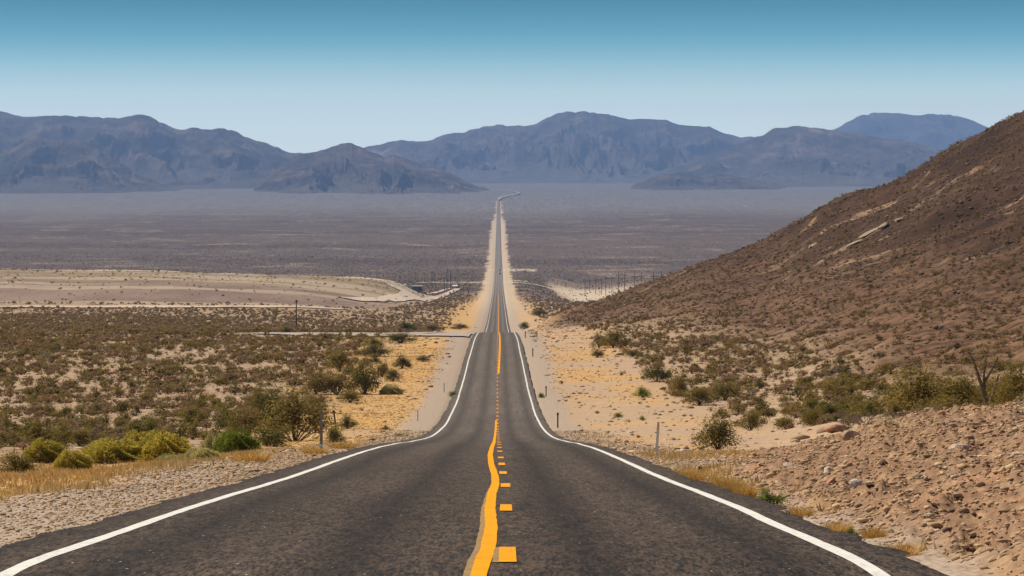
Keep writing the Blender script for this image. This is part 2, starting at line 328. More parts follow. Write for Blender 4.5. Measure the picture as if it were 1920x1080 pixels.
# ------------------------------------------------------------------ mesh helpers
def npmesh(name, V, Q, mat, smooth=True, attrs=None, tri=False, link=True, midx=None, parent=None):
    me = bpy.data.meshes.new(name); k = 3 if tri else 4
    V = np.asarray(V, np.float32); Q = np.asarray(Q, np.int32)
    me.vertices.add(len(V)); me.vertices.foreach_set('co', V.ravel())
    me.loops.add(len(Q) * k); me.loops.foreach_set('vertex_index', Q.ravel())
    me.polygons.add(len(Q)); me.polygons.foreach_set('loop_start', np.arange(0, len(Q) * k, k, dtype=np.int32))
    if smooth: me.polygons.foreach_set('use_smooth', np.ones(len(Q), bool))
    for mm in (mat if isinstance(mat, (list, tuple)) else [mat]): me.materials.append(mm)
    if midx is not None: me.polygons.foreach_set('material_index', np.asarray(midx, np.int32))
    for a, v in (attrs or {}).items():
        if v.ndim == 2:
            t = me.attributes.new(a, 'FLOAT_COLOR', 'POINT'); t.data.foreach_set('color', v.astype(np.float32).ravel())
        else:
            t = me.attributes.new(a, 'FLOAT', 'POINT'); t.data.foreach_set('value', v.astype(np.float32))
    me.update(calc_edges=True)
    o = bpy.data.objects.new(name, me)
    if link: C.objects.link(o)
    if parent: o.parent = parent
    return o
def grid(nr, nc):
    i = np.arange(nr - 1)[:, None] * nc + np.arange(nc - 1)[None, :]
    return np.stack([i, i + 1, i + nc + 1, i + nc], -1).reshape(-1, 4)
def tag(o, label=None, cat=None, group=None, kind=None):
    if label: o['label'] = label
    if cat: o['category'] = cat
    if group: o['group'] = group
    if kind: o['kind'] = kind
    return o
def empty(name, loc, rz=0):
    o = bpy.data.objects.new(name, None); C.objects.link(o); o.location = loc; o.rotation_euler = (0, 0, rz); return o
class MB:                                       # collects boxes, bars and cones
    def __init__(s): s.v = []; s.f = []
    def add(s, v, f): n = len(s.v); s.v += [tuple(p) for p in v]; s.f += [[i + n for i in q] for q in f]; return s
    def box(s, x0, x1, y0, y1, z0, z1, tx=0):
        v = [(x0, y0, z0), (x1, y0, z0), (x1, y1, z0), (x0, y1, z0), (x0 + tx, y0 + tx, z1), (x1 - tx, y0 + tx, z1), (x1 - tx, y1 - tx, z1), (x0 + tx, y1 - tx, z1)]
        return s.add(v, [[0, 3, 2, 1], [4, 5, 6, 7], [0, 1, 5, 4], [1, 2, 6, 5], [2, 3, 7, 6], [3, 0, 4, 7]])
    def bar(s, a, b, r0, r1=None, n=8):
        r1 = r0 if r1 is None else r1; a = Vector(a); b = Vector(b); q = (b - a).to_track_quat('Z', 'Y'); v = []
        for p, r in ((a, r0), (b, r1)):
            for i in range(n):
                t = 2 * math.pi * i / n; v.append(p + q @ Vector((r * math.cos(t), r * math.sin(t), 0)))
        return s.add(v, [[i, (i + 1) % n, n + (i + 1) % n, n + i] for i in range(n)] + [list(range(n))[::-1], list(range(n, 2 * n))])
    def build(s, name, mat, parent=None, link=True):
        me = bpy.data.meshes.new(name); me.from_pydata(s.v, [], s.f); me.materials.append(mat); me.update()
        o = bpy.data.objects.new(name, me)
        if link: C.objects.link(o)
        if parent: o.parent = parent
        return o

# ------------------------------------------------------------------ the ground sheet
def make_ground():
    u = np.concatenate([np.arange(-1900, -960, 14), np.arange(-960, 200, 4.2), np.arange(200, 1000, 3.0), np.arange(1000, 2100, 12)])
    r = [-45, -30, -18, -8, 0, 6, 11, 15, 18, 21, 23, 25]; d = 27.0
    while d < 31000:
        r.append(d); d *= 1.0062 if d < 2600 else 1.012
    r = np.array(r); D, U = np.meshgrid(r, u, indexing='ij')
    off = 26 + 0 * D
    X = U * (np.maximum(D, 0) + off) / F
    Z = ground(X, D)
    px, e, bank, hill, mesa = regions(X, D)
    W = fbm(X / 2.5, D / 5, 21, 4); W2 = fbm(X / 9, D / 25, 22, 4)
    # gravel beside the asphalt, cleared sandy strip further out
    gw = np.where(X < 0, 3.6 - 1.1 * ss(60, 130, D), 2.4) + 1.1 * W + np.clip(D - 300, 0, 500) * .004
    grav = (1 - ss(gw * .75, gw * 1.15, e)) * (1 - ss(1500, 4000, D) * .6)
    gl = ss(gw * .8, gw * 1.3 + .4, e) * (1 - ss(7.5, 15, e + 5 * W2 - np.clip(D - 200, 0, 400) * .018))
    gold = np.where(X < 0, gl * ss(-.5, .1, W2 + .35 * W + .35), gl * ss(-.05, .3, W2 + .5 * W + .05 ) * .8)
    gold = gold * (1 - ss(2500, 4500, D)) * (1 - ss(620, 700, D) * (1 - ss(800, 900, D)) * .8)
    gold = np.maximum(gold, np.where(X > 0, (1 - ss(.5, 2.2, e)) * ss(.2, .9, e) * ss(.0, .35, W) * (1 - ss(90, 130, D)) * .9, 0))
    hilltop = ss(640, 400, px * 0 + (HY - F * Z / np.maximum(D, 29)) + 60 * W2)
    side = ss(6, 16, e + 4 * W2 - np.clip(D - 250, 0, 400) * .01)
    scrub = side * (.55 + .45 * ss(-.3, .3, W2)) * (1 - bank) 
    scrub = scrub * np.where(X > 0, ss(10, 24, e), 1)
    vw = 8.5 - 5 * ss(7800, 8600, D) + 2.5 * W + 2.5 * W2 * ss(1500, 3000, D)
    valley = ss(1900, 3000, D - 1400 * ss(0, 60, X) * 0) * ss(vw, vw * 1.12, e) * .97
    cream = ss(2350, 2500, D) * (1 - ss(3350, 3900, D)) * ss(42, 55, X + 6 * W2) * (1 - ss(150, 175, X))
    valley = np.maximum(valley * (1 - cream), ss(11700, 11900, D))
    pale = cream * .85
    # cleared strip along the far road, side tracks
    pale = np.maximum(pale, ss(1200, 2500, D) * (1 - ss(vw, vw * 1.12, e)) * .55 * (1 - ss(11700, 11900, D)))
    for (xx, dc, ln, wd) in ((14, 4230, 26, 45), (12, 3560, 16, 25), (22, 3420, 60, 22), (-32, 3420, 40, 25)):
        pale = np.maximum(pale, (1 - ss(wd * .8, wd, np.abs(D - dc + 12 * W2))) * (1 - ss(ln, ln + 4, np.abs(X - xx))) * .9)
    mtop = ss(1850, 2000, D + 60 * W2)
    pale = np.maximum(pale, mesa * ss(2200, 2260, D + 50 * W2) * .8)
    att = dict(floor_haze=ss(7600, 10500, D + 900 * fbm(X / 500, D / 2500, 77, 3)), grav=grav, gold=gold, hill=hill, hilltop=hilltop, bank=bank, mesa=mesa, mtop=mtop, scrub=scrub, valley=valley, pale=pale)
    nr, nc = D.shape; Q = grid(nr, nc)
    fb = lambda a: a.ravel()[Q].mean(1)
    reg = np.zeros(len(Q), int); reg[fb(mesa) > .5] = 3; reg[fb(hill) > .5] = 2; reg[fb(bank) > .5] = 1; reg[fb(D) > 4300] = 4
    P = np.stack([X, D, Z], -1).reshape(-1, 3)
    A = {k: v.ravel() for k, v in att.items()}
    for k, nm in enumerate(('ground', 'rocky_bank', 'hillside', 'mesa', 'valley_floor')):
        q = Q[reg == k]; used, inv = np.unique(q, return_inverse=True)
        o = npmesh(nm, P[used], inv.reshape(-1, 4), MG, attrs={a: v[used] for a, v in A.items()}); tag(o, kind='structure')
make_ground()

# ------------------------------------------------------------------ road and markings
def rows(d0, d1, k=1.01):
    r = [d0]
    while r[-1] < d1: r.append(r[-1] + max(.25, abs(r[-1]) * (k - 1)))
    r[-1] = d1; return np.array(r)
def ribbon(name, d, xl, xr, lift, mat, nx=2, kind='structure'):
    t = np.linspace(0, 1, nx)[None, :]
    X = xl[:, None] * (1 - t) + xr[:, None] * t; D = np.repeat(d[:, None], nx, 1)
    Z = -Hroad(D) - 0.004 * np.abs(X + .4) + lift[:, None] + 0.008 * fbm(X / 2.5, D / 7, 31, 2)
    o = npmesh(name, np.stack([X, D, Z], -1).reshape(-1, 3), grid(len(d), nx), mat); return tag(o, kind=kind)
d = rows(-44, 11900, 1.008); lf = np.clip(d, 0, 12000) * 3e-5
ej = .16 * fbm(d / 2, d * 0, 33, 4)
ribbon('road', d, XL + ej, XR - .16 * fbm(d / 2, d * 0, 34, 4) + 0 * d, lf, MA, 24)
def mark(name, d0, d1, x, wd, mat, lift=.004, wob=.015, seed=40, k=1.006):
    d = rows(d0, d1, k); xx = x(d) if callable(x) else x + 0 * d
    xx = xx + wob * fbm(d / 6, d * 0, seed, 3); wj = wd / 2 * (1 + .10 * fbm(d / .9, d * 0, seed + 5, 2))
    return d, xx - wj, xx + wj, np.clip(d, 0, 12000) * 3e-5 + lift + np.clip(d, 0, 5000) * 1.2e-5
for nm, xc, s in (('left', -3.95, 41), ('right', 3.06, 47)):
    dd, a, b, l = mark('', -40, 4300, lambda q: xc + .05 * fbm(q / 35, q * 0, s, 2) * ss(60, 200, q), .15, MW, seed=s)
    a = a + .02 * ss(900, 2000, dd); b = b - .02 * ss(900, 2000, dd)
    ribbon('road_edge_line', dd, a, b, l, MW, 2)
YW = [(20,-.20),(29,-.17),(34,-.10),(40,-.08),(47,-.11),(55,-.10),(63,-.055),(72,-.075),(85,-.17),(100,-.23),(120,-.22),(150,-.19),(200,-.22),(300,-.2)]
yx = lambda q: np.interp(q, [p[0] for p in YW], [p[1] for p in YW])
dd, a, b, l = mark('', -40, 290, yx, .138, MY, wob=.004); ribbon('centre_line', dd, a, b, l + .004, MY, 2)
dd, a, b, l = mark('', -40, 60, lambda q: yx(q) - .05 * ss(70, 33, q), .15, MY0, wob=.01, seed=61); ribbon('faded_centre_line', dd, a, b, l, MY0, 2)
dd, a, b, l = mark('', 440, 772, lambda q: -.02 + .22 * np.sin(np.clip((q - 440) / 332, 0, 1) * 3.1) * 1.0, .24, MY, wob=.01, seed=52); ribbon('centre_line', dd, a, b, l + .004, MY, 2)
dd, a, b, l = mark('', 1100, 2600, -.1, .20, MY, seed=53); ribbon('centre_line', dd, a, b, l + .004, MY, 2)
# centre dashes are one broken line each: joined in one mesh because they are paint on the road
def dashes(name, spans, xf, wd, mat, lift):
    V = []; Q = []
    for d0, d1 in spans:
        d = rows(d0, d1, 1.004); n = len(V); xx = xf(d)
        for q, x0 in zip(d, xx):
            for s in (-wd / 2, wd / 2):
                x = x0 + s; V.append((x, q, float(-Hroad(q)) - .004 * abs(x + .4) + lift + q * 4.2e-5 + .008 * float(fbm(np.array(x / 2.5), np.array(q / 7), 31, 2))))
        for i in range(len(d) - 1): Q.append((n + 2 * i, n + 2 * i + 1, n + 2 * i + 3, n + 2 * i + 2))
    return tag(npmesh(name, V, Q, mat), kind='structure')
sp = [(31.3 - 12.6, 34.3 - 12.6), (31.3, 34.3), (45.6, 48.6), (60.4, 63.6), (73, 76), (83.5, 86.5), (93.5, 96.8), (106.5, 110)]
dcur = 119.0
while dcur < 770: sp.append((dcur, dcur + 3.4)); dcur += 12.2
dashes('broken_centre_line', sp, lambda q: np.interp(q, [30, 63, 84, 110, 200, 300, 440, 776], [.075, .11, .07, .03, -.02, -.10, -.16, -.14]), .15, MY, .010)
dashes('faded_broken_centre_line', sp[1:4], lambda q: np.interp(q, [30, 63], [-.0, .145]), .12, MY0, .007)

def drape(name, pts, wd, mat, lift, pix=True, seed=1, n=60, end=1.0):
    P = [(locate(*p)[:2] if pix else p) for p in pts]; P = np.array(P, float)
    L = np.concatenate([[0], np.cumsum(np.hypot(*np.diff(P, axis=0).T))]); t = np.linspace(0, L[-1], n)
    x = gsm(np.interp(t, L, P[:, 0]), 1.5); y = gsm(np.interp(t, L, P[:, 1]), 1.5)
    tx = np.gradient(x); ty = np.gradient(y); ln = np.hypot(tx, ty); nx_, ny_ = -ty / ln, tx / ln
    V = []
    m = 7
    W = wd * (1 + .18 * fbm(t / 9, t * 0, seed, 3)) / 2 * np.linspace(1, end, n)
    for s in np.linspace(-1, 1, m):
        X = x + nx_ * W * s; Y = y + ny_ * W * s; V.append(np.stack([X, Y, ground(X, Y) + lift], -1))
    V = np.stack(V, 1).reshape(-1, 3)
    return tag(npmesh(name, V, grid(n, m), mat), kind='structure')
MD = M('dirt_track', .95, .1); MD.col(MD.mix(MD.noise(.8, MD.pos((1, .2, 1)), det=5), (.44, .35, .27), (.60, .49, .39))); MD = MD.m
MDG = M('gravel_track', .95, .1); MDG.col(MDG.mix(MDG.noise(1.5, MDG.pos((1, .3, 1)), det=5), (.30, .255, .225), (.46, .395, .345))); MDG = MDG.m
drape('side_road', [(-5.2, 690), (-12, 690), (-24, 694), (-34, 694), (-43, 690)], 95, MDG, .22, pix=False, n=90, end=.35)
drape('dirt_track', [(VX_, dd_) for VX_, dd_ in ((-60, 2190), (-48, 2120), (-52, 1980), (-62, 1860), (-72, 1800))], 13, MD, .5, pix=False, seed=4)
drape('dirt_track', [(-300, 1528), (-210, 1530), (-150, 1545), (-90, 1570), (-70, 1585)], 34, MD, .35, pix=False, seed=5)
drape('dirt_track', [(-33, 3000), (-36, 2700), (-38, 2450), (-39, 2250), (-41, 2030)], 5.5, MD, .5, pix=False, seed=6)
drape('dirt_track', [(-40, 3000), (-45, 2750), (-47, 2600), (-48, 2480)], 4, MD, .5, pix=False, seed=7)
# far road winding to the pass
drape('far_road', [(0, 11800), (3, 12300), (30, 12900), (68, 13500), (76, 13900), (58, 14500), (10, 15000), (-60, 15500), (-130, 16300)], 8, MDG, 5, pix=False, n=120)

# ------------------------------------------------------------------ mountains
def mf(x, y, s, o):                             # ridged, sharper along the crests already formed
    t = 0; a = 1.0; n = 0; wgt = 1
    for i in range(o):
        q = (1 - np.abs(vn(x, y, s + i * 17) * 2 - 1)); q = q * q * wgt; wgt = np.clip(q * 1.8, .15, 1); t = t + q * a; n += a * .75; a *= .55
        x, y = x * 1.72 + y * .9 + 3.1, y * 1.72 - x * .9 + 1.7
    return np.clip(t / n, 0, 1.3)
def mountain(name, sil, dc, d0, d1, seed, rough=1.0, nr=210, nc=1000, cellx=260):
    u = np.linspace(sil[0][0], sil[-1][0], nc); y = np.interp(u, [p[0] for p in sil], [p[1] for p in sil])
    y = gsm(y, 3.5)
    y = y + 1.8 * rough * (ridged(u / 26, u * 0, seed, 5) - .6) * 3 + .8 * fbm(u / 9, u * 0, seed + 1, 3)
    D = np.concatenate([np.linspace(d0, dc, int(nr * .8)), np.linspace(dc, d1, int(nr * .2))[1:]]); nr = len(D)
    Dg, U = np.meshgrid(D, u, indexing='ij')
    X = (U - VX) * (dc + (Dg - dc) * .85) / F
    zc = (HY - y) * dc / F; zc = np.repeat(zc[None], nr, 0)
    base = -np.interp(np.log(Dg), LD, HR) - 10
    t = np.where(Dg < dc, (Dg - d0) / (dc - d0), 1 - .5 * (Dg - dc) / (d1 - dc))
    hh = np.maximum(zc - base, 1)
    wx = X + cellx * .9 * fbm(X / (cellx * 2), Dg / (cellx * 2), seed + 3, 4); wy = Dg + cellx * .9 * fbm(X / (cellx * 2), Dg / (cellx * 2), seed + 4, 4)
    wx = wx + (dc - Dg) * .16 * np.clip(3.5 * fbm(X / (cellx * 3.2), Dg / 9000, seed + 8, 2), -1, 1)
    r = mf(wx / cellx, wy / (cellx * 3.2), seed + 5, 7); r2 = mf(wx / (cellx * .42), wy / (cellx * .7), seed + 9, 5)
    r3 = mf((wx + wy * .5) / (cellx * .17), (wy - wx * .3) / (cellx * .40), seed + 13, 5)
    p = np.clip(t, 0, 1)
    e = 1.35 + 1.7 * (1 - r) * rough
    S = .17 * ss(0, .55, p) * (.7 + .6 * r) + p ** (e + .55) * (1 - .17 * ss(0, .55, p) * (.7 + .6 * r))
    env = np.sin(np.pi * np.clip(p, 0, 1)) ** .8 * (Dg <= dc) * ss(.12, .5, p)
    z = base + hh * S + hh * env * rough * (.13 * (r - .6) + .085 * (r2 - .6) + .06 * (r3 - .6))
    z = z - 6 * (1 - ss(0, .05, p)) * (Dg < dc)
    fan_haze = 1 - ss(.10, .46, (z - base) / np.maximum(hh, 60) + .14 * fbm(X / 400, Dg / 400, seed, 3))
    o = npmesh(name, np.stack([X, Dg, z], -1).reshape(-1, 3), grid(nr, nc), MMT, attrs=dict(fan_haze=fan_haze.ravel()))
    return tag(o, kind='structure')
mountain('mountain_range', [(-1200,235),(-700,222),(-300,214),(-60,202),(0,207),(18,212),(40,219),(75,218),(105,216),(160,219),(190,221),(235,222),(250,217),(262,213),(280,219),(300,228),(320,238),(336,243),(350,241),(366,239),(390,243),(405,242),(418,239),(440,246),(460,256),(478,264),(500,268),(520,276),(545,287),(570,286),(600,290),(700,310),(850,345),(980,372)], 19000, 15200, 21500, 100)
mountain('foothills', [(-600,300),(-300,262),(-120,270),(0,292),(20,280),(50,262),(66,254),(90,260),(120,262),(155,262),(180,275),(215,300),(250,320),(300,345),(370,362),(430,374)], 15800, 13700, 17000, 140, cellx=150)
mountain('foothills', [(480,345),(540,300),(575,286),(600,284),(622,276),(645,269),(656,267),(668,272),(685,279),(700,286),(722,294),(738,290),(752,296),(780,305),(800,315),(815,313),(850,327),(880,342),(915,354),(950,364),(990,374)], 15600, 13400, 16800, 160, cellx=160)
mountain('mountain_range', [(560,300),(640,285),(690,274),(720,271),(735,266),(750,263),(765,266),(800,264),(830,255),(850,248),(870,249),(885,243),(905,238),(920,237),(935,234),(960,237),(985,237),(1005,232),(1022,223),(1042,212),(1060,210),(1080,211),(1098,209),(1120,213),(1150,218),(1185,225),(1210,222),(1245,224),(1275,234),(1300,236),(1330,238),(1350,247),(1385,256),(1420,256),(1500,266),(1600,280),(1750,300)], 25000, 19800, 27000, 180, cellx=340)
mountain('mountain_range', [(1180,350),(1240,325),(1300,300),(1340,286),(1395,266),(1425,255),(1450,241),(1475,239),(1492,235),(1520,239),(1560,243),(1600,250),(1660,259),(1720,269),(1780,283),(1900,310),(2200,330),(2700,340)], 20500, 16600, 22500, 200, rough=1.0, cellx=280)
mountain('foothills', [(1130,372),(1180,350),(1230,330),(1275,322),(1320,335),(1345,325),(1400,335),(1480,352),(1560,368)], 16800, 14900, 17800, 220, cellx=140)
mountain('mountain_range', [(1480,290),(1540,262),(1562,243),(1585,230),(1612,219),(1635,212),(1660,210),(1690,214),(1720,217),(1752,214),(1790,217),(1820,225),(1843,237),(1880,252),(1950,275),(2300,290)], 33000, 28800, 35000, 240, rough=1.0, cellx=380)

# ------------------------------------------------------------------ plants
def qleaf(c, n, size, r, asp=1.0):              # one leaf-sized face
    a = Vector((r.gauss(0, 1), r.gauss(0, 1), r.gauss(0, 1))); u = n.cross(a)
    if u.length < 1e-4: u = Vector((1, 0, 0))
    u.normalize(); v = n.cross(u).normalized(); s = size * r.uniform(.6, 1.3)
    return [c + u * s * asp, c + v * s, c - u * s * asp, c - v * s]
def bush_geo(kind, nl, ls, seed):               # unit width, unit height
    r = random.Random(seed); LV = []; LF = []; SM = MB()
    cl = []
    if kind == 'creosote':
        nb = 17
        for i in range(nb):
            az = 2 * math.pi * i * .618 + r.uniform(-.4, .4); po = math.radians(r.uniform(5, 68)); ln = r.uniform(.62, 1.0)
            tip = Vector((math.sin(po) * math.cos(az) * .50 * ln, math.sin(po) * math.sin(az) * .50 * ln, max(.25, math.cos(po) * 1.0) * ln * r.uniform(.7, 1)))
            cl.append((tip, r.uniform(.09, .16)))
            mid = tip * .5 + Vector((r.uniform(-.05, .05), r.uniform(-.05, .05), -.02))
            SM.bar((0, 0, -.05), mid, .009, .007, 4); SM.bar(mid, tip * 1.02, .007, .003, 4)
            t2 = tip * .62 + Vector((r.uniform(-.12, .12), r.uniform(-.12, .12), .04)); cl.append((t2, .10)); SM.bar(mid, t2, .007, .003, 3)
        for i in range(9):
            az = i * 2.4 + .5; cl.append((Vector((.30 * math.cos(az), .30 * math.sin(az), r.uniform(.14, .32))), .12))
        for k in range(nl):
            c, s = r.choice(cl); p = c + Vector((r.gauss(0, s * .62), r.gauss(0, s * .62), r.gauss(0, s * .62)))
            p.z = max(p.z, .04); n = (p - Vector((0, 0, .2)) + Vector((r.gauss(0, .35), r.gauss(0, .35), r.gauss(0, .35)))).normalized()
            q = qleaf(p, n, ls, r, .55); b = len(LV); LV += q; LF.append([b, b + 1, b + 2, b + 3])
    elif kind == 'round':
        for k in range(nl):
            az = r.uniform(0, 2 * math.pi); cz = r.uniform(.02, 1); sz = math.sqrt(1 - cz * cz)
            n = Vector((sz * math.cos(az), sz * math.sin(az), cz)); lump = 1 + .16 * math.sin(az * 3 + seed) + .12 * math.sin(az * 7 + cz * 9)
            rr = (1 - abs(r.gauss(0, .16))) * lump * .93; p = Vector((n.x * .5 * rr, n.y * .5 * rr, n.z * .92 * rr + .02))
            up = (n + Vector((r.gauss(0, .35), r.gauss(0, .35), r.gauss(.25, .35)))).normalized(); sd = up.cross(Vector((r.gauss(0, 1), r.gauss(0, 1), r.gauss(0, 1)))).normalized()
            L = ls * 2.6 * r.uniform(.6, 1.3); w_ = ls * .45; b = len(LV)
            LV += [p - sd * w_ - up * L * .5, p + sd * w_ - up * L * .5, p + sd * w_ * .4 + up * L * .5, p - sd * w_ * .4 + up * L * .5]; LF.append([b, b + 1, b + 2, b + 3])
        for i in range(9):
            az = i * 2.4; SM.bar((0, 0, -.05), (.36 * math.cos(az), .36 * math.sin(az), r.uniform(.35, .7)), .014, .005, 4)
    elif kind == 'dry':
        def br(p, dr, L, rad, lev):
            q = p + dr * L; SM.bar(p, q, rad, rad * .6, 3)
            if lev == 0:
                for k in range(3):
                    n = (dr + Vector((r.gauss(0, .6), r.gauss(0, .6), r.gauss(0, .5)))).normalized(); b = len(LV)
                    LV.extend(qleaf(q + n * .03, n, ls, r, .3)); LF.append([b, b + 1, b + 2, b + 3])
                return
            for k in range(3):
                nd = (dr + Vector((r.gauss(0, .42), r.gauss(0, .42), r.gauss(.1, .3)))).normalized(); br(q, nd, L * r.uniform(.55, .8), rad * .65, lev - 1)
        for i in range(max(5, nl // 60)):
            az = i * 2.4; dr = Vector((math.cos(az) * .85, math.sin(az) * .85, r.uniform(.5, 1.6))).normalized(); br(Vector((0, 0, -.03)), dr, .24, .014, 3)
    elif kind == 'tuft':
        for k in range(nl):
            az = r.uniform(0, 2 * math.pi); rr = r.random() ** .7; bx, by = .25 * rr * math.cos(az), .25 * rr * math.sin(az)
            tip = Vector((bx * 2.0 + r.gauss(0, .08), by * 2.0 + r.gauss(0, .08), r.uniform(.45, 1))); sd = Vector((r.gauss(0, 1), r.gauss(0, 1), 0)).normalized() * ls; b = len(LV)
            mid = Vector((bx, by, 0)).lerp(tip, .55) + Vector((0, 0, .08))
            LV += [Vector((bx, by, -.03)) - sd, Vector((bx, by, -.03)) + sd, mid + sd * .8, mid - sd * .8]; LF.append([b, b + 1, b + 2, b + 3])
            b = len(LV); LV += [mid - sd * .8, mid + sd * .8, tip + sd * .2, tip - sd * .2]; LF.append([b, b + 1, b + 2, b + 3])
    return LV, LF, SM
_cache = {}
def bush_meshes(kind, mi, var, fine):
    key = (kind, mi, var, fine)
    if key in _cache: return _cache[key]
    nl, ls = {('creosote', 1): (3800, .021), ('creosote', 0): (620, .045), ('round', 1): (8000, .026), ('round', 0): (900, .045), ('dry', 1): (900, .012), ('dry', 0): (480, .016),
              ('tuft', 1): (520, .006), ('tuft', 0): (150, .014)}[(kind, fine)]
    LV, LF, SM = bush_geo(kind, nl, ls, hash((kind == 'round', var)) % 999 + var * 13)
    fo = bpy.data.meshes.new('foliage'); fo.from_pydata([tuple(v) for v in LV], [], LF); fo.materials.append(MLEAF[mi]); fo.update()
    st = None
    if SM.v:
        st = bpy.data.meshes.new('stems'); st.from_pydata(SM.v, [], SM.f); st.materials.append(MLEAF[5] if kind == 'dry' else MSTEM); st.update()
    both = bpy.data.meshes.new('shrub'); n = len(LV); both.from_pydata([tuple(v) for v in LV] + SM.v, [], LF + [[i + n for i in f] for f in SM.f])
    both.materials.append(MLEAF[mi]); both.materials.append(MLEAF[5] if kind == 'dry' else MSTEM)
    idx = np.zeros(len(LF) + len(SM.f), np.int32); idx[len(LF):] = 1; both.polygons.foreach_set('material_index', idx); both.update()
    _cache[key] = (fo, st, both); return _cache[key]
placed = []
def plant(name, label, cat, px, py, wpx, hpx, kind='creosote', mi=0, var=0, group=None, lean=0):
    X, d_, z = locate(px, py); s = d_ / F; w_, h_ = wpx * s, hpx * s
    if kind == 'round': w_ *= 1.18; h_ *= 1.08
    if kind == 'tuft': w_ *= 1.7; h_ *= 1.05
    fo, st, both = bush_meshes(kind, mi, var, 1)
    e = empty(name, (X, d_, z - .02), random.uniform(0, 6.28)); e.scale = (w_ * (1.3 if kind == 'creosote' else 1), w_ * (1.3 if kind == 'creosote' else 1), h_ * (1.12 if kind == 'creosote' else 1)); e.rotation_euler = (lean, 0, random.uniform(0, 6.28))
    tag(e, label, cat, group)
    o = bpy.data.objects.new('foliage' if kind != 'tuft' else 'blades', fo); C.objects.link(o); o.parent = e
    if st: o = bpy.data.objects.new('stems', st); C.objects.link(o); o.parent = e
    placed.append((X, d_, w_ * .5)); return e
cb, rb = 'creosote_bush', 'rabbitbrush'
